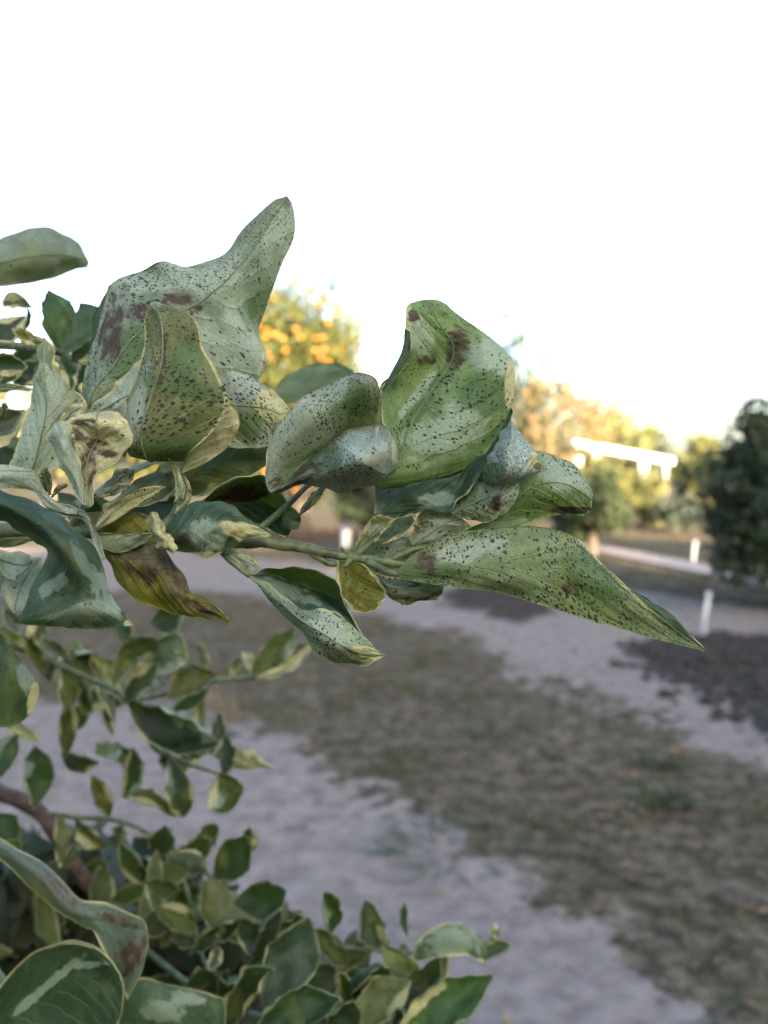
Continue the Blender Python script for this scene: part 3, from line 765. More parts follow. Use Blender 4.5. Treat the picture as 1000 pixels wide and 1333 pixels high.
# pale round leaf with green patch
hero(.270, dict(rows=[
    [(276, 545, 5), (282, 560), (292, 580, 3)], [(278, 498, 4), (290, 535, -2), (308, 583, 4)], [(298, 484, 3), (315, 530, -5), (334, 582, 4)],
    [(328, 489, 2), (344, 533, -5), (352, 580, 4)], [(358, 512, 2), (364, 540, -2), (364, 572, 3)], [(375, 530, 1), (378, 536), (377, 548, 1)]], pal='ash', spots=.7,
    masks=[('c', 356, 528, 26, 22, 35), ('d', 322, 548, 24, 22, 0), ('g', 310, 498, 30, 16, 20)]), label='pale rounded leaf with cream tip and green patch')
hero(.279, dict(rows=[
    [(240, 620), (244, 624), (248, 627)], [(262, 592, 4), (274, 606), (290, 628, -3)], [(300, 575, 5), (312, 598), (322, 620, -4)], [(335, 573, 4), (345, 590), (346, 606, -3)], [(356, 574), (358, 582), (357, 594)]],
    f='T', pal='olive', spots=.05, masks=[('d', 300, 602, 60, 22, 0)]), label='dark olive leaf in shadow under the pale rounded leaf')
# ---- leaf with the swollen ball-like lobe
hero(.243, dict(rows=[
    [(345, 612, 1), (346, 622, 1), (348, 632, 1), (350, 638), (353, 641), (356, 643, 2), (358, 643, 3)],
    [(349, 583, 3), (356, 600, 3), (368, 618, 6), (376, 624, 5), (384, 627, 0), (390, 630, 3), (392, 631, 6)],
    [(370, 545, 4), (384, 568, 3), (398, 592, 8), (404, 600, 8), (416, 614, -6), (424, 628, -2), (424, 633, 7)],
    [(406, 510, 4), (416, 540, 2), (428, 572, 9), (432, 578, 9), (448, 600, -12), (458, 626, -7), (454, 637, 8)],
    [(444, 491, 3), (448, 520, 1), (452, 555, 9), (455, 562, 9), (474, 590, -16), (492, 622, -8), (488, 633, 9)],
    [(472, 486, 1), (474, 507, 1), (478, 548, 8), (482, 556, 7), (500, 576, -12), (513, 602, -6), (511, 613, 9)],
    [(489, 493, 1), (491, 510, 2), (493, 545, 6), (497, 555, 5), (508, 566, -5), (517, 582, -2), (516, 590, 9)],
    [(496, 510, 2), (497, 522, 3), (498, 545, 4), (500, 553, 4), (504, 558, 1), (508, 564, 2), (509, 570, 6)]], pal='ash', spots=.9, k=1.5, wr=.0003,
    masks=[('b', 395, 620, 28, 9, -40), ('b', 362, 632, 10, 8, 0), ('d', 470, 520, 22, 26, -20), ('d', 390, 610, 40, 14, -38), ('d', 430, 600, 14, 20, 0), ('c', 494, 540, 3, 34, 8), ('c', 512, 590, 3, 20, 0)]), rib=False, nu=64, nv=44,
    label='pale speckled leaf curled over into a round swollen lobe')
# ---- big right hand leaf, hooded tip
hero(.262, dict(rows=[
    [(486, 604, 5), (487, 620, 2), (490, 632, 2), (491, 637, 6)],
    [(492, 572, 5), (512, 592, -2), (538, 615, -2), (548, 626, 7)],
    [(494, 533, 5), (520, 556, 2), (566, 588, -6), (607, 606, 8)],
    [(496, 506, 1), (534, 524, 7), (594, 556, -8), (643, 577, 7)],
    [(512, 484, -4), (553, 498, 9), (620, 518, -9), (665, 528, 6)],
    [(529, 455, -9), (573, 470, 9), (635, 480, -9), (670, 490, 5)],
    [(529, 430, -11), (576, 446, 3), (630, 447, -5), (660, 455, 5)],
    [(527, 410, -10), (562, 420, -3), (600, 426, -1), (622, 431, 4)],
    [(531, 398, -7), (555, 400, -5), (580, 404, -3), (602, 416, 3)],
    [(543, 392, -3), (558, 390, -2), (570, 391, -1), (582, 397, 1)]], pal='green', spots=.34,
    masks=[('g', 590, 560, 62, 30, -28), ('g', 640, 462, 30, 22, 20), ('b', 597, 450, 12, 26, 14), ('d', 578, 488, 8, 30, 38), ('d', 545, 535, 9, 32, 46), ('b', 538, 410, 6, 7, 0), ('b', 600, 440, 10, 8, 0), ('b', 555, 470, 12, 6, 0),
           ('d', 630, 515, 34, 26, 10), ('c', 664, 500, 7, 32, 4), ('g', 545, 512, 6, 45, 40), ('g', 545, 440, 18, 26, 0), ('d', 650, 560, 40, 8, -42), ('c', 529, 440, 5, 44, 5), ('c', 500, 500, 6, 18, 40)], vm=.42), nu=66, nv=44,  # dark ellipse on the lower right edge paints shade where it curls away
    label='broad green leaf with hooded tip and a dark brown smear')
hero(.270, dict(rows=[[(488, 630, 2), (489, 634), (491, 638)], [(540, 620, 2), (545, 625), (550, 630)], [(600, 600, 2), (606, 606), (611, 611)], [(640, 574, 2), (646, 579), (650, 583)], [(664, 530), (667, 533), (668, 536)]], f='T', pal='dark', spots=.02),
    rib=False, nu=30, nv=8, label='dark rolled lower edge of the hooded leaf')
hero(.266, dict(rows=[[(496, 508, 0), (498, 509), (500, 510)], [(510, 484, 0), (513, 487), (518, 489)], [(524, 455, 0), (528, 458), (534, 460)], [(527, 428), (530, 430), (534, 432)]], f='T', pal='teal', spots=.0, D=.256),
    rib=False, nu=20, nv=6, label='thin bluish rolled edge of the hooded leaf')
# ---- blue grey and twisted leaves under it
hero(.276, dict(rows=[[(489, 628, 2), (488, 650), (487, 669, -1)], [(515, 618, 3), (515, 645, 0), (515, 674, -2)], [(546, 611, 3), (549, 635), (552, 664, -2)], [(575, 605, 2), (579, 619), (583, 632)], [(588, 605), (589, 609), (590, 613)]],
    f='T', pal=((.13, .17, .155), (.2, .25, .19)), spots=.1, masks=[('c', 487, 650, 3, 22, 0)]), label='blue grey leaf behind the twisted leaf')
hero(.258, dict(rows=[
    [(495, 668, 2), (498, 670), (501, 670)], [(513, 652, 5), (519, 659, -1), (530, 666, 0)], [(538, 630, 8), (545, 646, -5), (556, 663, -5)],
    [(570, 625, 8), (574, 645, 4), (584, 665, -7)], [(591, 622, 10), (599, 636, 3), (604, 649, -8)], [(611, 604, 7), (617, 612, 0), (622, 622, -6)], [(633, 591, 2), (637, 590), (640, 592)]],
    f='T', pal='teal', spots=.08, masks=[('d', 540, 640, 30, 9, -25), ('g', 570, 650, 25, 9, 0), ('c', 612, 640, 3, 34, 38), ('d', 615, 612, 24, 8, -42)]), label='twisted dark teal leaf with pale rim')
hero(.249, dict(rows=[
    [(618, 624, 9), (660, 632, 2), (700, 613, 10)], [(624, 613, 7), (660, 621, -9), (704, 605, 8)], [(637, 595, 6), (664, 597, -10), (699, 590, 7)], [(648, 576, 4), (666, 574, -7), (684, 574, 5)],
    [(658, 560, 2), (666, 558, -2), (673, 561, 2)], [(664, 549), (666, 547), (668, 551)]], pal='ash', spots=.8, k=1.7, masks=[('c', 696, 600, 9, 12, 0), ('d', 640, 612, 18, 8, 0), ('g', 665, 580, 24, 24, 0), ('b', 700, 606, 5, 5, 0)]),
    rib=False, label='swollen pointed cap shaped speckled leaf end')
hero(.257, dict(rows=[
    [(583, 665, 1), (588, 668), (593, 671, 1)], [(602, 644, 4), (610, 660, -3), (617, 677, 2)], [(620, 622, 5), (632, 650, -6), (640, 677, 3)], [(650, 620, 5), (656, 645, -5), (662, 664, 3)], [(674, 622, 3), (676, 630), (676, 641, 2)]],
    pal='sage', spots=.6, masks=[('g', 655, 640, 20, 20, 0), ('b', 645, 655, 6, 10, 20)]), label='speckled leaf hanging under the swollen cap')
hero(.268, dict(rows=[
    [(634, 692, 2), (640, 692), (648, 690, 2)], [(652, 650, 4), (656, 670, -2), (662, 684, 3)], [(680, 594, 5), (692, 636, -6), (700, 673, 4)], [(716, 589, 5), (726, 630, -7), (734, 670, 5)], [(748, 609, 4), (754, 640, -4), (758, 670, 4)], [(767, 632, 2), (768, 650), (768, 667, 2)], [(771, 642), (771, 650), (769, 660)]],
    pal='green', spots=.65, masks=[('g', 735, 620, 40, 22, 25), ('b', 745, 664, 30, 4, 0), ('d', 690, 660, 30, 16, 0)]), label='blunt green leaf with speckled lower edge')
hero(.264, dict(rows=[[(560, 702), (562, 706), (565, 710)], [(600, 690, 2), (604, 697), (608, 704)], [(640, 680, 2), (645, 688), (650, 694)], [(685, 671), (690, 674), (694, 678)]], pal='green', spots=.3), nu=20, nv=10, label='narrow green leaf base strip')
# ---- long pointed leaf
hero(.248, dict(rows=[
    [(519, 741, 3), (520, 747), (522, 753, 2)], [(543, 719, 5), (548, 740, -3), (556, 758, 4)], [(588, 695, 6), (600, 735, -6), (610, 766, 5)], [(648, 687, 6), (658, 735, -9), (666, 776, 5)],
    [(705, 686, 6), (716, 742, -9), (725, 793, 5)], [(750, 700, 5), (768, 757, -7), (780, 811, 5)], [(786, 736, 3), (810, 778, -3), (830, 826, 4)], [(830, 780, 1), (850, 806, -2), (868, 835, 2)], [(880, 820, 0), (888, 830, 0), (896, 842, 1)], [(918, 847), (920, 849), (922, 850)]],
    k=.2, pal=((.05, .09, .05), (.175, .225, .105)), spots=.95, masks=[('g', 610, 715, 50, 14, -12), ('d', 770, 760, 50, 26, 42), ('c', 800, 750, 2, 70, -45), ('b', 742, 765, 8, 9, 0), ('b', 555, 730, 14, 12, 0), ('d', 560, 745, 40, 12, 0)]),
    dict(rows=[[(816, 764, 4), (819, 768), (822, 773)], [(845, 780, 6), (846, 789), (848, 798)], [(873, 801, 6), (875, 811), (878, 820)], [(902, 831, 2), (904, 836), (906, 840)], [(920, 848), (921, 849), (922, 850)]], f='T', pal='teal', spots=0, k=.15, D=.2489, nu=24, nv=10),
    nu=70, nv=40, rib=False, label='long pointed speckled leaf drooping out over the sand')
# ---- small leaves round the shoot
hero(.255, dict(rows=[[(493, 701), (495, 705), (498, 708)], [(499, 688, 2), (508, 694), (513, 703)], [(517, 675, 2), (525, 682), (530, 694)], [(540, 668), (542, 673), (542, 679)]], f='T', pal='teal', spots=.02, margin=.0006), nu=26, nv=16, label='small dark teal folded leaf in the shoot')
hero(.260, dict(rows=[[(532, 703, 2), (536, 710), (540, 715)], [(540, 685, 3), (555, 697, -2), (566, 708, 2)], [(548, 667, 3), (576, 682, -3), (596, 695, 2)], [(588, 665, 2), (602, 675), (614, 686)]], pal='sage', spots=.25, margin=.0006, masks=[('g', 570, 690, 26, 14, -25)]), nu=30, nv=20, label='small pale folded leaf in the shoot')
hero(.258, dict(rows=[[(460, 716), (464, 718), (468, 719)], [(470, 696), (480, 701), (488, 706)], [(482, 676), (497, 684), (507, 691)], [(497, 669), (509, 674), (516, 678)]], pal='lime', spots=.2, margin=.0006, masks=[('g', 490, 690, 14, 14, 0)]), nu=24, nv=14, label='small lime leaf stalk wing above the twig')
hero(.265, dict(rows=[[(466, 720), (468, 728), (470, 738)], [(500, 700, 3), (508, 722), (514, 752, 2)], [(545, 700, 3), (550, 724, -2), (552, 748, 2)], [(590, 692, 2), (594, 704), (598, 716)]], pal='lime', spots=.3, masks=[('g', 520, 720, 40, 20, 0)]), nu=30, nv=20, label='yellow green leaf base behind the shoot')
hero(.254, dict(rows=[[(440, 730), (455, 731, 2), (472, 734)], [(439, 755, 0), (462, 757, 5), (491, 752, 0)], [(446, 778, 0), (470, 776, 5), (502, 772, 0)], [(457, 790, 0), (474, 791, 3), (496, 787)], [(468, 796), (476, 798), (486, 795)]], f='T', pal='olive', spots=.3, margin=.0005), nu=34, nv=26, label='small rounded olive leaf hanging below the twig')
hero(.257, dict(rows=[[(486, 746), (489, 752), (492, 758)], [(508, 750, 3), (511, 765, -4), (514, 782, 2)], [(545, 753, 3), (547, 769, -4), (550, 784, 3)], [(571, 758, 1), (573, 768, -1), (571, 777, 2)], [(578, 763), (577, 767), (575, 771)]], pal='sage', spots=.35, margin=.0006, masks=[('b', 540, 780, 40, 4, 3), ('b', 535, 760, 10, 5, 0), ('d', 560, 768, 14, 12, 0)]), nu=34, nv=22, label='short folded leaf tucked under the long leaf')
# ---- boat shaped leaf below the twig
hero(.250, dict(rows=[
    [(324, 749), (326, 750), (329, 752)], [(350, 764, 0), (349, 769, -2), (349, 775)], [(385, 790, -3), (383, 798, -8), (381, 808, 0)], [(418, 792, -3), (411, 818, -10), (402, 840, 0)],
    [(446, 809, -3), (440, 838, -9), (430, 860, 0)], [(471, 828, -2), (468, 850, -5), (462, 867, 0)], [(488, 845), (487, 852, -1), (484, 860)], [(498, 851), (501, 853), (500, 855)]], pal='sage', spots=.45, k=1.4, margin=.0004, masks=[('g', 420, 825, 30, 22, 30), ('c', 480, 850, 20, 8, 20), ('b', 430, 863, 8, 4, 0)]),
    dict(rows=[[(326, 749), (328, 750), (330, 752)], [(345, 741, 6), (354, 754, 9), (352, 768, 0)], [(376, 737, 8), (380, 762, 14), (387, 791, -2)], [(405, 740, 8), (410, 768, 14), (419, 793, -2)], [(438, 755, 8), (441, 782, 11), (447, 810, -2)], [(453, 792, 4), (459, 811, 5), (471, 828, -1)], [(480, 838), (482, 841), (484, 844)]],
         f='T', pal='teal', spots=.05, k=1.4, margin=.0005, masks=[('g', 372, 766, 34, 12, 18), ('d', 425, 765, 22, 18, 30), ('d', 375, 744, 30, 6, 5), ('g', 400, 780, 18, 8, 20)]), label='boat shaped leaf curling below the twig')
hero(.252, dict(rows=[[(286, 716), (288, 719), (290, 722)], [(306, 716, 2), (308, 726), (310, 738)], [(328, 724, 2), (326, 735), (322, 748)], [(340, 738), (336, 744), (328, 752)]], pal='ash', spots=.05, margin=.0006), nu=20, nv=14, label='pale winged stalk of the boat shaped leaf')
# ---- dark leaf with lobed edge and teal curled leaf
hero(.268, dict(rows=[[(236, 668), (240, 673), (244, 678)], [(272, 640, 0), (280, 656, 6), (290, 674, 4)], [(303, 625, -3), (314, 652, 9), (320, 681, 3)], [(335, 617, -4), (345, 655, 11), (350, 690, 0)], [(362, 637, -4), (368, 668, 9), (371, 699, -3)], [(383, 660, -3), (387, 680, 3), (384, 692, -3)], [(391, 672), (392, 678), (389, 685)]],
    f='T', pal='dark', spots=.04, k=1.2, margin=.0008, masks=[('b', 300, 650, 40, 14, -20), ('g', 378, 676, 10, 14, 30), ('c', 385, 685, 8, 8, 0)]), label='dark green leaf with wavy cream edge')
hero(.246, dict(rows=[[(213, 687, 2), (218, 701), (225, 716, 2)], [(237, 664, 4), (245, 692, -6), (254, 723, 4)], [(270, 653, 4), (272, 690, -8), (275, 723, 4)], [(298, 656, 3), (300, 682, -5), (299, 713, 3)], [(322, 675, 2), (323, 687), (322, 701, 2)], [(351, 690), (353, 694), (354, 698)]],
    f='T', pal='teal', spots=.1, masks=[('c', 265, 724, 50, 6, 0), ('c', 315, 695, 34, 10, 25), ('g', 270, 695, 30, 20, 0), ('b', 232, 705, 16, 10, 0), ('d', 285, 670, 24, 8, 20), ('c', 330, 690, 24, 6, 20)]),
    dict(rows=[[(189, 676, 2), (196, 667, -5), (204, 667, 0)], [(197, 696, 2), (205, 690, -6), (214, 684)], [(211, 713, 2), (217, 706, -5), (223, 698)], [(225, 721), (228, 718, -2), (231, 714)]], pal='cream', spots=.02, nu=22, nv=14, D=.244), label='teal mottled leaf with cream curled end')
# ---- yellow olive leaf with brown blotches
hero(.257, dict(rows=[[(128, 699, 2), (133, 712), (138, 727, 2)], [(158, 694, 4), (162, 726, -5), (160, 760, 2)], [(200, 698, 4), (204, 745, -6), (200, 789, 3)], [(222, 724, 3), (228, 765, -5), (234, 800, 3)], [(244, 765, 1), (250, 784, -2), (258, 804, 2)], [(268, 779, 0), (274, 794, -1), (280, 807, 1)], [(297, 804), (299, 808), (298, 811)]],
    f='T', pal='olive', spots=.03, wr=.0006, masks=[('b', 195, 728, 46, 22, 16), ('b', 232, 765, 12, 20, 0), ('b', 250, 787, 24, 7, 25), ('b', 275, 798, 16, 6, 30), ('b', 170, 720, 14, 10, 0)]),
    dict(rows=[[(108, 668, 2), (113, 677), (118, 692)], [(138, 664, 2), (142, 680), (146, 697)], [(166, 663, 2), (171, 680), (175, 698)], [(190, 671), (195, 683), (200, 696)]], f='T', pal='olive', spots=.02, nu=22, nv=14),
    dict(rows=[[(126, 693), (129, 702), (132, 713)], [(160, 696), (158, 708), (154, 720)], [(185, 695), (179, 704), (171, 715)], [(201, 692), (197, 699), (193, 704)]], pal='sage', spots=.05, nu=22, nv=12, D=.2545),
    nu=54, nv=34, label='yellow olive leaf with brown blotches and pointed tip')
# ---- big arched leaf at the left edge
hero(.236, dict(rows=[[(-40, 628, 2), (-40, 648, -8), (-40, 676, 6)], [(0, 637, 2), (0, 655, -8), (0, 678, 6)], [(36, 650, 3), (28, 668, -8), (20, 687, 8)], [(70, 668, 4), (58, 688, -10), (46, 702, 11)], [(102, 690, 7), (82, 712, -11), (56, 717, 11)],
    [(122, 720, 7), (96, 742, -8), (54, 740, 9)], [(136, 752, 5), (102, 772, -4), (44, 770, 6)], [(152, 785, 2), (105, 796, -3), (27, 800, 4)], [(173, 814, 0), (115, 818, 3), (17, 812, 4)]],
    f='T', pal='teal', spots=.03, k=1.3, masks=[('g', 95, 795, 46, 18, -5), ('g', 70, 762, 24, 8, -35), ('d', 45, 675, 50, 12, 35), ('g', 135, 775, 14, 30, -25), ('d', 70, 790, 60, 8, -15), ('g', 105, 730, 6, 30, -25), ('c', 168, 812, 6, 5, 0)]), nu=60, nv=40, label='large dark glossy leaf arching down at the left')
hero(.246, dict(rows=[[(-30, 603), (-30, 618, -3), (-30, 637)], [(18, 607), (21, 620, -3), (24, 637)], [(44, 618), (48, 629, -3), (50, 641)], [(58, 638), (59, 647, -2), (60, 658)], [(84, 657), (82, 662, -2), (78, 669)], [(110, 666), (112, 671), (107, 677)], [(121, 688), (124, 692), (119, 699)], [(135, 722), (137, 727), (133, 731)]], pal='ash', spots=.08), rib=False, label='pale ribbon like rolled leaf edge above the arching leaf')
# ---- cream leaf with brown burn
hero(.240, dict(rows=[[(110, 656), (116, 661), (122, 656)], [(106, 622, 1), (113, 627, 4), (126, 620)], [(99, 592, 0), (118, 592, 5), (152, 600, -1)], [(93, 567, -1), (128, 570, 3), (173, 577, -1)], [(92, 549, 0), (126, 551, -4), (169, 556, 1)], [(103, 540, 4), (130, 536, 3), (153, 536, 5)]],
    pal='cream', spots=.08, masks=[('b', 103, 563, 12, 14, 0), ('b', 125, 578, 30, 8, 18), ('b', 115, 612, 11, 24, 0), ('b', 118, 554, 8, 8, 0), ('b', 140, 588, 14, 6, 10), ('g', 115, 590, 14, 6, 0)]),
    dict(rows=[[(107, 655), (109, 657), (112, 657)], [(86, 620, 2), (97, 622, -3), (107, 622)], [(73, 596, 4), (88, 592, -5), (101, 592)], [(67, 566, 4), (80, 566, -6), (96, 566)], [(71, 550, 3), (81, 547, -3), (93, 549)]], pal='ash', spots=.05, margin=.0006, nu=34, nv=20), label='cream leaf burnt brown in the middle')
# ---- grey leaf with curled top, left
hero(.268, dict(rows=[[(10, 612, 3), (42, 618, 0), (76, 610, 3)], [(26, 572, 5), (54, 572, -6), (88, 566, 5)], [(37, 532, 5), (62, 532, -6), (113, 527, 7)], [(45, 497, 4), (60, 497, -6), (88, 502, 5)], [(50, 472, 2), (58, 470, -4), (70, 478, 3)], [(49, 452, 0), (60, 443, -1), (72, 456, 2)]],
    pal='sage', spots=.06, masks=[('g', 60, 560, 40, 60, 0)], margin=.0005), label='grey green leaf with hooked top at the left')
hero(.262, dict(rows=[[(79, 556), (81, 557), (83, 557)], [(81, 540), (85, 545), (90, 550)], [(92, 527), (98, 534), (104, 542)], [(108, 524), (111, 528), (113, 533)]], pal='ash', spots=.02, margin=.0008), nu=18, nv=12, label='small curled flap with cream rim')
hero(.264, dict(rows=[[(110, 541), (117, 543), (124, 543)], [(136, 514, 2), (147, 527), (150, 543, 2)], [(160, 490, 3), (172, 513), (168, 540, 2)], [(184, 466, 2), (190, 490), (188, 522)]], pal='ash', spots=.2, margin=.0009), nu=26, nv=18, label='pale streaked leaf beside the snub tipped leaf')
# ---- blurred leaves further off
hero(.36, dict(rows=[[(-40, 330), (-40, 350), (-40, 375)], [(5, 311, 4), (5, 340, -6), (5, 372, 5)], [(40, 296, 5), (42, 332, -8), (45, 368, 6)], [(75, 300, 5), (78, 330, -7), (80, 358, 5)], [(100, 315, 3), (104, 335, -2), (103, 350, 3)], [(113, 335), (116, 342), (113, 349)]], pal=((.05, .08, .05), (.17, .21, .15)), spots=.02), nu=30, nv=20, label='blurred grey leaf against the sky at the upper left')
hero(.33, dict(rows=[[(74, 458), (80, 461), (86, 458)], [(56, 422, 4), (74, 428, -2), (92, 432, 3)], [(57, 395, 4), (78, 402, -3), (98, 408, 3)], [(63, 377), (72, 382), (92, 392)]], f='T', pal='green', spots=.02), nu=24, nv=14, label='upright dark green leaf behind the hooked leaf')
hero(.325, dict(rows=[[(80, 456), (84, 459), (88, 461)], [(94, 425, 3), (105, 436), (113, 446)], [(104, 396, 3), (120, 411, -2), (130, 430)], [(128, 399), (136, 405), (139, 416)]], f='T', pal='teal', spots=.02), nu=24, nv=14, label='dark blue green leaf beside the tall leaf')
hero(.44, dict(rows=[[(350, 523), (354, 525), (359, 527)], [(370, 491, 4), (380, 506), (392, 522)], [(404, 475, 4), (411, 493), (421, 510)], [(440, 473), (446, 483), (446, 497)], [(459, 482), (461, 487), (460, 492)]], pal=((.04, .07, .03), (.11, .16, .09)), spots=.02), nu=24, nv=14, label='blurred green leaf in front of the orange tree')
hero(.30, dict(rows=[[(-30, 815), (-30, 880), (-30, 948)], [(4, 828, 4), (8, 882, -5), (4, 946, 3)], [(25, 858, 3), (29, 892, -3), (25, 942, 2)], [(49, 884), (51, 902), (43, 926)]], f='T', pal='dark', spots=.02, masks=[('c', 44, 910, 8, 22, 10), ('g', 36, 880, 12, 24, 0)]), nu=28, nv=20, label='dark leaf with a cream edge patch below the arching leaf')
hero(.345, dict(rows=[[(-50, 1345), (-40, 1365), (-20, 1400)], [(0, 1282, 0), (20, 1322, 9), (40, 1400, 5)], [(45, 1240, 0), (70, 1292, 12), (95, 1385, 5)], [(97, 1224, 0), (112, 1272, 11), (130, 1365, 3)], [(136, 1240, 0), (144, 1277, 5), (150, 1340, 0)], [(156, 1268), (161, 1291), (159, 1318)]],
    f='T', pal='dark', spots=.02, margin=.0012, masks=[('g', 60, 1285, 66, 5, -40), ('g', 115, 1256, 32, 4, -5)]), nu=40, nv=28, label='large round dark leaf with a pale band, lowest at the left')
hero(.36, dict(rows=[[(-12, 1082), (-14, 1093), (-16, 1106)], [(20, 1104, 3), (22, 1118, -5), (25, 1138, 3)], [(58, 1122, 3), (55, 1145, -7), (53, 1170, 4)], [(88, 1155, 3), (82, 1176, -7), (84, 1192, 4)], [(106, 1172, 2), (108, 1190, -4), (110, 1206, 3)], [(138, 1174, 2), (132, 1198), (124, 1216, 2)], [(166, 1187, 2), (156, 1215, 2), (138, 1242, 2)], [(189, 1200, 2), (178, 1236, -3), (156, 1268, 3)], [(193, 1232), (184, 1266), (166, 1302)]],
    f='T', pal=((.10, .135, .105), (.2, .25, .19)), spots=.05, margin=.0006, masks=[('b', 78, 1158, 6, 36, -42), ('b', 160, 1200, 24, 5, 20), ('b', 172, 1240, 14, 26, 20)]), nu=44, nv=24, label='grey green twisted leaf with a dark purple streak')
hero(.38, dict(rows=[[(148, 1322), (152, 1328), (156, 1334)], [(178, 1274, 3), (185, 1312, -4), (190, 1352, 3)], [(216, 1281, 3), (221, 1316, -4), (226, 1356, 3)], [(260, 1289, 2), (266, 1320, -2), (266, 1354, 2)], [(291, 1300), (294, 1320), (291, 1346)]], f='T', pal='teal', spots=.02, margin=.0006, masks=[('g', 210, 1318, 26, 12, 0), ('g', 245, 1300, 26, 10, 10)]), nu=28, nv=20, label='mottled pale and dark leaf at the bottom')

# ---- leaves given by stalk end, tip and width
PROF = np.array([0.06, 0.50, 0.82, 0.96, 1.0, 0.95, 0.76, 0.44, 0.04])
_q = np.random.default_rng(12)
def ql(bx, by, tx, ty, w, D, pal='green', f='T', dt=None, roll=None, fold=None, arch=None, bend=0.0, margin=0.0008, spots=0.04, nu=28, nv=15, label=None, rib=True):
    dt = _q.uniform(-14, 14) if dt is None else dt; roll = _q.uniform(-24, 24) if roll is None else roll
    fold = _q.uniform(0.05, 0.5) if fold is None else fold; arch = _q.uniform(-0.12, 0.12) if arch is None else arch
    if D < .56 and by > 1140 and bx > 180: w *= 1.08; tx, ty = tx + .15 * (tx - bx), ty + .15 * (ty - by)
    w *= _q.uniform(.85, 1.2); bx, by, tx, ty = bx - .06 * (tx - bx), by - .06 * (ty - by), tx + .06 * (tx - bx), ty + .06 * (ty - by)
    P0 = pt(bx, by, D); P1 = pt(tx, ty, D + dt / 1000.0); A = P1 - P0; L = np.linalg.norm(A); A = A / L
    v = (P0 + P1) / 2 - CAM; v /= np.linalg.norm(v)
    s = np.cross(A, v); s /= np.linalg.norm(s); n = np.cross(s, A)
    c_, s_ = math.cos(R(roll)), math.sin(R(roll)); s, n = s * c_ + n * s_, n * c_ - s * s_
    W = w * D / FPX / 2 / max(0.45, abs(c_))
    if f == 'U': fold = -fold
    C = []; tw = _q.uniform(-0.7, 0.7); bl = _q.uniform(-0.25, 0.55); as_ = _q.uniform(-0.5, 0.5); bend = bend + _q.uniform(-.12, .12)
    kx = fold * 3.4 * (1 if D > .4 else .6) + 1e-3; ky = _q.uniform(-0.6, 1.7) * (1 if D > .4 else .5) + 1e-3
    for i, u in enumerate(np.linspace(0, 1, 9)):
        c0 = P0 + A * L * (math.sin(ky * u) / ky) + bend * s * L * 4 * u * (1 - u) + n * (arch * L * 4 * u * (1 - u) - L * (1 - math.cos(ky * u)) / ky)
        pf = PROF[i] * (1 + bl * (u - 0.5)) * (1 + 0.05 * math.sin(u * 8 + tw * 5)); a_ = tw * (u - 0.4); s2 = s * math.cos(a_) + n * math.sin(a_); n2 = n * math.cos(a_) - s * math.sin(a_)
        row = []
        for t in (-1, -.7, -.35, 0, .35, .7, 1):
            kk = kx * (1 + as_ * np.sign(t)); row.append(c0 + W * pf * (s2 * math.sin(kk * t) / kk - n2 * (1 - math.cos(kk * t)) / kk - n2 * 0.15 * abs(t)))
        C.append(row)
    _seed[0] += 1
    tone = ((0.52 if by > 1080 else 0.7) if D > .4 else 0.9) * _q.uniform(.7, 1.2); pl = [tuple(np.array(c) * tone) for c in PAL[pal]] if pal != 'cream' else PAL[pal]  # lower and deeper leaves darkened in colour to stand in for crown shade
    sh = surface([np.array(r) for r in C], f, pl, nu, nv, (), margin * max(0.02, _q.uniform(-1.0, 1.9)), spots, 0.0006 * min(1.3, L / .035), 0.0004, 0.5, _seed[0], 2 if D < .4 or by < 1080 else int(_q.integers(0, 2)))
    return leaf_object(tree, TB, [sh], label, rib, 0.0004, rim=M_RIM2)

# little leaves of the foreground shoot
for a in [(66, 642, 66, 606, 15, .252, 'lime', 'U'), (70, 644, 93, 622, 8, .25, 'cream', 'U'), (130, 646, 172, 614, 26, .252, 'ash', 'U'), (128, 648, 181, 638, 12, .25, 'sage', 'U'),
          (126, 686, 168, 642, 12, .252, 'ash', 'U'), (127, 688, 211, 636, 20, .249, 'cream', 'U'), (228, 652, 225, 601, 9, .254, 'sage', 'U'), (229, 666, 244, 621, 14, .251, 'cream', 'U'),
          (152, 652, 238, 594, 36, .262, 'sage', 'U'), (165, 678, 245, 640, 50, .280, 'teal', 'T'), (100, 660, 62, 660, 26, .262, 'green', 'T'), (392, 668, 424, 632, 14, .262, 'ash', 'U'), (150, 690, 120, 640, 30, .272, 'dark', 'T'),
          (120, 700, 80, 640, 34, .276, 'teal', 'T'), (190, 640, 250, 610, 40, .285, 'dark', 'T'), (215, 690, 160, 640, 40, .284, 'olive', 'T')]:
    ql(*a, dt=_q.uniform(-4, 4), spots=.2 if a[7] == 'U' else .03, margin=.0004)
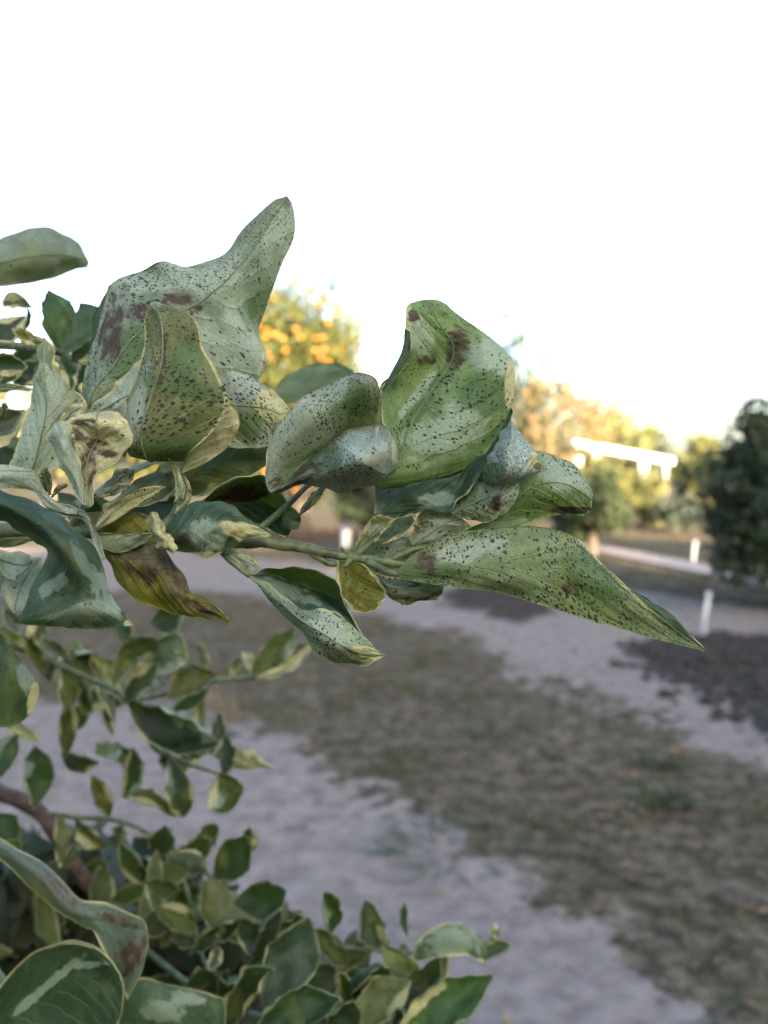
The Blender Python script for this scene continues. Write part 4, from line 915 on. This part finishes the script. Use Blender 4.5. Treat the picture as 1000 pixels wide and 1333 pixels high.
# leaves behind the shoot at the left edge
for a in [(-10, 440, 32, 412, 30, .34, 'dark', 'T'), (60, 445, 20, 430, 16, .33, 'olive', 'T'), (-20, 475, 40, 470, 34, .33, 'teal', 'T'), (50, 470, 20, 500, 30, .345, 'dark', 'T'), (-30, 520, 42, 512, 10, .31, 'ash', 'U'),
          (-30, 545, 44, 535, 30, .32, 'olive', 'U'), (-30, 600, 30, 545, 34, .30, 'ash', 'T'), (0, 500, 50, 440, 26, .36, 'dark', 'T'), (90, 520, 70, 455, 24, .33, 'green', 'T'), (100, 500, 110, 450, 24, .34, 'dark', 'T'), (-10, 720, 55, 735, 40, .30, 'ash', 'U'),
          (50, 730, 20, 800, 46, .31, 'ash', 'U'), (0, 720, 15, 790, 40, .32, 'sage', 'U'), (-20, 700, 40, 700, 20, .285, 'olive', 'U'), (95, 470, 130, 440, 30, .33, 'dark', 'T'), (110, 560, 60, 480, 50, .36, 'dark', 'T'),
          (30, 620, -20, 560, 50, .34, 'dark', 'T'), (40, 400, 10, 395, 20, .36, 'dark', 'T'), (30, 430, 36, 400, 6, .34, 'ash', 'U'), (160, 590, 110, 520, 44, .30, 'dark', 'T'), (240, 640, 290, 600, 40, .31, 'dark', 'T')]:
    ql(*a)
# hanging leaves in the middle left
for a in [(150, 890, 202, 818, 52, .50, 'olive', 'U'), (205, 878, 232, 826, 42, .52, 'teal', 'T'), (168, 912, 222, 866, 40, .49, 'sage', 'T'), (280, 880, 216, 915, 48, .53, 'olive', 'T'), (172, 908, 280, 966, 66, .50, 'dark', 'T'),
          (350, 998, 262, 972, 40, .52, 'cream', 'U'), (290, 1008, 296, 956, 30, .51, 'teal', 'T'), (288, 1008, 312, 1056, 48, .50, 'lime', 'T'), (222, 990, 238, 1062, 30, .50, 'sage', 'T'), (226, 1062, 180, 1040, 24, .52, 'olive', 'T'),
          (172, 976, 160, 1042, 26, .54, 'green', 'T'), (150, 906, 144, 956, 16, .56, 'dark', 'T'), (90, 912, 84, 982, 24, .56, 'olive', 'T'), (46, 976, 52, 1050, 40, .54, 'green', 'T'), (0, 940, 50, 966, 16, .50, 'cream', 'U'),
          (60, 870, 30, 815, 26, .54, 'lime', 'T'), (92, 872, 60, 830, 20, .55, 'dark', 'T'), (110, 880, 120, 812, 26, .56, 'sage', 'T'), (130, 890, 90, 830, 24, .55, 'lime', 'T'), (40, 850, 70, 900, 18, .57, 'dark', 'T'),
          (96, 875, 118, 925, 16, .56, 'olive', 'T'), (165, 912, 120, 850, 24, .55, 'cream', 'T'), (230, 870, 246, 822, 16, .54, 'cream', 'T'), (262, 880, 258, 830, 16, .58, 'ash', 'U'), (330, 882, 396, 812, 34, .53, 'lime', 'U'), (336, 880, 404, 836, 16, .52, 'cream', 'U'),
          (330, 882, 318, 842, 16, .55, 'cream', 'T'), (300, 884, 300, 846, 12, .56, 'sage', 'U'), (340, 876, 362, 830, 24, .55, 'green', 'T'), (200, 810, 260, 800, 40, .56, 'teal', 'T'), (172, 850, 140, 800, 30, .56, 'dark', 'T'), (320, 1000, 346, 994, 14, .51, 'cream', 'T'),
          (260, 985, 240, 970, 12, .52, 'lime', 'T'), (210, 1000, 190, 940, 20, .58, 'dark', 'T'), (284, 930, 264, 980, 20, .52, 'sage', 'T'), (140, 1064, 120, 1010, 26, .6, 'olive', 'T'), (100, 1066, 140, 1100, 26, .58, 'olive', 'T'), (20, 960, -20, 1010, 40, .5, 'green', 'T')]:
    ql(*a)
# leafy mass along the bottom
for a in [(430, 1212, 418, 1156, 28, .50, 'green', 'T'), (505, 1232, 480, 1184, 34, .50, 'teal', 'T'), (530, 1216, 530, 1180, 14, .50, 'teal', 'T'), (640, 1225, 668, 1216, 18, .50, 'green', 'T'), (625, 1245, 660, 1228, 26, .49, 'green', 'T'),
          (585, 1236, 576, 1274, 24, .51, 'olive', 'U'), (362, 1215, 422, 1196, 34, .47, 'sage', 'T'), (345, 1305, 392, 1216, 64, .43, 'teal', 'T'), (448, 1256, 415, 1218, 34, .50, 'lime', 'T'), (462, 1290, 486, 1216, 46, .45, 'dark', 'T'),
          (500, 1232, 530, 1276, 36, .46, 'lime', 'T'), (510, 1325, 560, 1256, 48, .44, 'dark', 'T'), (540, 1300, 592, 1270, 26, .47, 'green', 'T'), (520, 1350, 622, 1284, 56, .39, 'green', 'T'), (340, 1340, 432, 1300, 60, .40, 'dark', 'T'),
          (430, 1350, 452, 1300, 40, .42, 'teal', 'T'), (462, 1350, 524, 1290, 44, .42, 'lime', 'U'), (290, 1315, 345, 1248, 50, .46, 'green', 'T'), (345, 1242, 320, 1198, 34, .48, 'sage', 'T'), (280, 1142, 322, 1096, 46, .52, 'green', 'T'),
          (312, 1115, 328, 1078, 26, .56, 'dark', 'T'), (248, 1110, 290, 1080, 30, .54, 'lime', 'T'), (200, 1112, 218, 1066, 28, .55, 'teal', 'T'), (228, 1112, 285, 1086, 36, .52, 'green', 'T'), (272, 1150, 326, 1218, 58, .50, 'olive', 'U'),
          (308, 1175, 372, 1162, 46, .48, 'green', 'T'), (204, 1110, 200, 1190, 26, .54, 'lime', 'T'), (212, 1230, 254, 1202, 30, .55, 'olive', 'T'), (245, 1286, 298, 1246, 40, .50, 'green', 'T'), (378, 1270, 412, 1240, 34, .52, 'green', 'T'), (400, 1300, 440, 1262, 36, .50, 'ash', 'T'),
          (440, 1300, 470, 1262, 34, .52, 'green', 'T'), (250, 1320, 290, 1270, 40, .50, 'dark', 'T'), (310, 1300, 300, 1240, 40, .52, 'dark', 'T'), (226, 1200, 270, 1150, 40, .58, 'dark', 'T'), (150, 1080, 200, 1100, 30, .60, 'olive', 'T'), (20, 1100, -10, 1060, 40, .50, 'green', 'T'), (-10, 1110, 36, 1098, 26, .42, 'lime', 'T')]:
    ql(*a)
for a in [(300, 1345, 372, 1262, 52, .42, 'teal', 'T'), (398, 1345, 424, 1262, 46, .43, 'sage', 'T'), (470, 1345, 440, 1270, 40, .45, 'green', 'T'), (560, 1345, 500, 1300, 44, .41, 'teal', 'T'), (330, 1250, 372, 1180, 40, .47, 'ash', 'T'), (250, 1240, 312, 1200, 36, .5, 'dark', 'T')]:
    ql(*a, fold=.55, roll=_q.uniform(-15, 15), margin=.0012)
hero(.49, dict(rows=[[(536, 1245), (539, 1248), (542, 1251)], [(547, 1222, 4), (558, 1233), (571, 1246, -4)], [(574, 1203, 4), (590, 1220, -4), (605, 1244, -6)], [(606, 1205, 4), (616, 1222, -3), (623, 1250, -4)], [(623, 1216), (631, 1232), (635, 1254)]], f='T', pal='teal', spots=.02, margin=.001, masks=[('g', 585, 1225, 40, 20, 0)]), nu=24, nv=16, label='arched pale green leaf on the end of the lowest shoot')
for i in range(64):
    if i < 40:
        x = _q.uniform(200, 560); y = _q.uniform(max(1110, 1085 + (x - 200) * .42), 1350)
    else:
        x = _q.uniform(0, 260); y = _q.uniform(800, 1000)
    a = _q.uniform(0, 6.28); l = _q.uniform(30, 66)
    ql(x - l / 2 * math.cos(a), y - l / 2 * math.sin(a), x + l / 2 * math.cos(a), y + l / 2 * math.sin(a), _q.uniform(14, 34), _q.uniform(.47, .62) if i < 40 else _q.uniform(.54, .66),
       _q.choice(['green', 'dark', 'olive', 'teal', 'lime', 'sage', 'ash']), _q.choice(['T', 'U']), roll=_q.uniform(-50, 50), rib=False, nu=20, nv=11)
# fill behind: dark inner leaves of the crown
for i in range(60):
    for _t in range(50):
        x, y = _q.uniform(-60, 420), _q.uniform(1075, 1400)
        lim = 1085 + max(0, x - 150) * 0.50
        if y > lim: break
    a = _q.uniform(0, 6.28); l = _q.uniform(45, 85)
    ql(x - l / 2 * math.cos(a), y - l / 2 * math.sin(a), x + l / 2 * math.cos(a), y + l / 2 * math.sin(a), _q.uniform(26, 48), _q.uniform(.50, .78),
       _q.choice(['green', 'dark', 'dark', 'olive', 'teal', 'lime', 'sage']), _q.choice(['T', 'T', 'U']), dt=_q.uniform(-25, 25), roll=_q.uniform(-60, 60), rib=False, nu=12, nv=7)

# ---- twigs, branches, trunk
def stem(name, pts, r0, r1, mat, n=24, seg=10, label=None):
    W = np.array([pt(p[0], p[1], p[2]) if len(p) == 3 else np.array(p[1:]) for p in pts])
    P = smooth_path(W, n) ; jit = np.random.default_rng(int(abs(pts[0][0])) + n); P[1:-1] += jit.normal(size=P[1:-1].shape) * r0 * 0.05
    rr_ = np.linspace(r0, r1, n) * (1 + 0.04 * np.sin(np.arange(n) * 1.1))
    v, f = tube(P - P[0], rr_, seg); o = mesh_obj(name, v, f, mat, tree, P[0] - TB)
    if label: o['label'] = label
    return o
W_ = lambda x, y, z: ('w', x, y, z)
stem('twig', [(-90, 700, .30), (0, 690, .275), (90, 690, .266), (200, 700, .262), (300, 706, .256), (345, 706, .255), (400, 714, .255), (450, 724, .256), (500, 731, .257), (545, 738, .258)], .0024, .0011, M_TWIG, 60, label='green twig carrying the speckled leaves')
stem('petiole', [(462, 724, .257), (485, 704, .258), (505, 684, .259), (530, 668, .262)], .0011, .0007, M_TWIG, 14)
stem('petiole', [(478, 730, .256), (505, 744, .252), (530, 748, .249)], .0011, .0008, M_TWIG, 12)
stem('petiole', [(400, 714, .255), (425, 732, .256), (438, 735, .257)], .0012, .0006, M_TWIG, 10)
stem('petiole', [(300, 706, .256), (335, 690, .258), (372, 660, .262), (420, 620, .266), (488, 618, .264)], .0012, .0006, M_TWIG, 18)
stem('petiole', [(200, 700, .262), (230, 660, .262), (236, 600, .262), (200, 598, .268)], .0012, .0006, M_TWIG, 14)
stem('petiole', [(90, 690, .266), (112, 655, .262), (120, 600, .278), (118, 535, .274)], .0013, .0007, M_TWIG, 14)
stem('petiole', [(288, 707, .256), (290, 720, .252), (325, 750, .250)], .0010, .0007, M_TWIG, 10)
stem('petiole', [(500, 731, .257), (560, 705, .263), (600, 696, .264), (640, 690, .266)], .0011, .0006, M_TWIG, 12)
stem('bud', [(452, 722, .2555), (447, 716, .2552), (444, 713, .255)], .0007, .0004, M_TWIG, 5)
stem('bud', [(455, 727, .2555), (452, 735, .2552), (446, 738, .255)], .0010, .0005, M_TWIG, 5)
stem('twig', [(-120, 800, .62), (12, 836, .56), (92, 872, .54), (168, 912, .51), (200, 972, .505), (240, 992, .505), (292, 1010, .505)], .0022, .0010, M_TWIG, 30, label='thin green twig hanging in the middle left')
stem('twig', [(168, 912, .51), (230, 900, .525), (280, 886, .53), (330, 880, .53), (362, 856, .53), (404, 834, .52)], .0018, .0010, M_TWIG, 20)
stem('branch', [(-160, 980, .62), (-60, 1005, .60), (0, 1030, .585), (48, 1055, .58), (78, 1092, .58), (112, 1148, .59), (135, 1172, .60), (180, 1230, .62)], .0062, .0035, M_BARK, 34, label='brown bare branch at the lower left')
stem('twig', [(52, 1057, .58), (100, 1064, .58), (150, 1068, .57), (200, 1090, .56), (240, 1150, .55), (262, 1240, .54), (300, 1330, .50)], .0018, .0010, M_TWIG, 26)
stem('twig', [(200, 1090, .56), (250, 1120, .54), (320, 1180, .52), (400, 1220, .51), (470, 1236, .50), (560, 1240, .50), (640, 1226, .50)], .0014, .0008, M_TWIG, 26)
stem('twig', [(180, 1230, .62), (260, 1290, .54), (360, 1330, .46), (470, 1345, .44), (530, 1350, .40)], .0020, .0010, M_TWIG, 22)
stem('twig', [(-60, 1180, .50), (20, 1300, .42), (90, 1345, .38), (150, 1325, .38)], .0026, .0014, M_TWIG, 18)
stem('twig', [(-120, 470, .40), (-20, 450, .36), (60, 455, .33), (80, 460, .33)], .0022, .0010, M_TWIG, 14)
stem('twig', [(90, 690, .268), (150, 625, .31), (250, 580, .36), (320, 550, .41), (353, 525, .44)], .0015, .0007, M_TWIG, 18)
# limbs back to the trunk
def wstem(name, pts, r0, r1, n=20, mat=M_BARK):
    P = smooth_path(np.array(pts), n); v, f = tube(P - P[0], np.linspace(r0, r1, n), 12); return mesh_obj(name, v, f, mat, tree, P[0] - TB)
trunk_top = np.array((-0.60, 0.46, 0.62))
wstem('trunk', [TB + (0, 0, -0.08), TB + (0.02, 0.01, 0.2), TB + (-0.01, 0.03, 0.42), trunk_top], .045, .030)
wstem('limb', [trunk_top, (-0.52, 0.50, 0.95), (-0.40, 0.56, 1.15), pt(-160, 980, .62)], .020, .0064)
wstem('limb', [trunk_top, (-0.50, 0.40, 1.05), (-0.30, 0.33, 1.36), pt(-90, 700, .30)], .018, .0026)
wstem('limb', [trunk_top, (-0.58, 0.55, 1.0), (-0.45, 0.62, 1.30), pt(-120, 800, .62)], .014, .0036)
wstem('limb', [trunk_top, (-0.56, 0.42, 1.1), (-0.36, 0.38, 1.48), pt(-120, 470, .40)], .012, .0023)
wstem('limb', [trunk_top, (-0.42, 0.46, 0.85), (-0.25, 0.50, 1.10), pt(-60, 1180, .50)], .014, .0027)

# the rest of the crown, left of and under the frame: one mass of leaves
def crown_stuff():
    r = np.random.default_rng(99); n = 4200
    d = r.normal(size=(n * 3, 3)); d /= np.linalg.norm(d, axis=1, keepdims=True)
    P = np.array((-0.68, 0.52, 1.02)) + d * (r.uniform(0.35, 1.0, len(d)) ** 0.5)[:, None] * (0.62, 0.62, 0.72)
    px, py = proj(P); dd = (P - CAM) @ FWD
    P[::3] = pt(r.uniform(-90, 520, len(P[::3])), r.uniform(1100, 1460, len(P[::3])), r.uniform(.63, .9, len(P[::3]))); px, py = proj(P); dd = (P - CAM) @ FWD
    out = (px < -70) | (dd < -0.1) | ((py > 1110 + np.maximum(0, px - 150) * 0.52) & (dd > 0.62) & (px < 520)) | ((py > 1440) & (dd > 0.3))
    far = np.linalg.norm(P - CAM, axis=1) > 0.34
    P = P[out & far & (P[:, 2] > 0.3)][:n]; n = len(P)
    A = r.normal(size=(n, 3)); A /= np.linalg.norm(A, axis=1, keepdims=True); B = np.cross(A, r.normal(size=(n, 3))); B /= np.linalg.norm(B, axis=1, keepdims=True); N = np.cross(A, B)
    L = r.uniform(0.03, 0.055, n)[:, None]; W = L * r.uniform(.4, .55, n)[:, None]; fo = r.uniform(0.1, 0.6, n)[:, None]
    rows = []
    for u, p in ((-.5, .05), (-.22, .8), (.12, 1.0), (.5, .04)):
        for t in (-1, 0, 1): rows.append(P + A * L * u * 2 * .7 + B * W * p * t * .62 + N * W * fo * abs(t) * p - N * L * .25 * u * u * 4)
    V = np.stack(rows, 1).reshape(-1, 3); i = np.arange(n)[:, None] * 12; F = []
    for a in range(3):
        for b in range(2): F.append(i + np.array([[a * 3 + b, a * 3 + b + 1, a * 3 + b + 4, a * 3 + b + 3]]))
    F = np.concatenate(F)
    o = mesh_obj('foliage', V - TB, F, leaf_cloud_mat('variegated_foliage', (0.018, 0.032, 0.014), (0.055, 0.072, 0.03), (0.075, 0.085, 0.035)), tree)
    add_color(o.data, 'rnd', np.repeat(np.c_[r.uniform(0, 1, n), r.uniform(0, 1, n), np.zeros(n), np.ones(n)], 12, 0))
    o['kind'] = 'stuff'
crown_stuff()
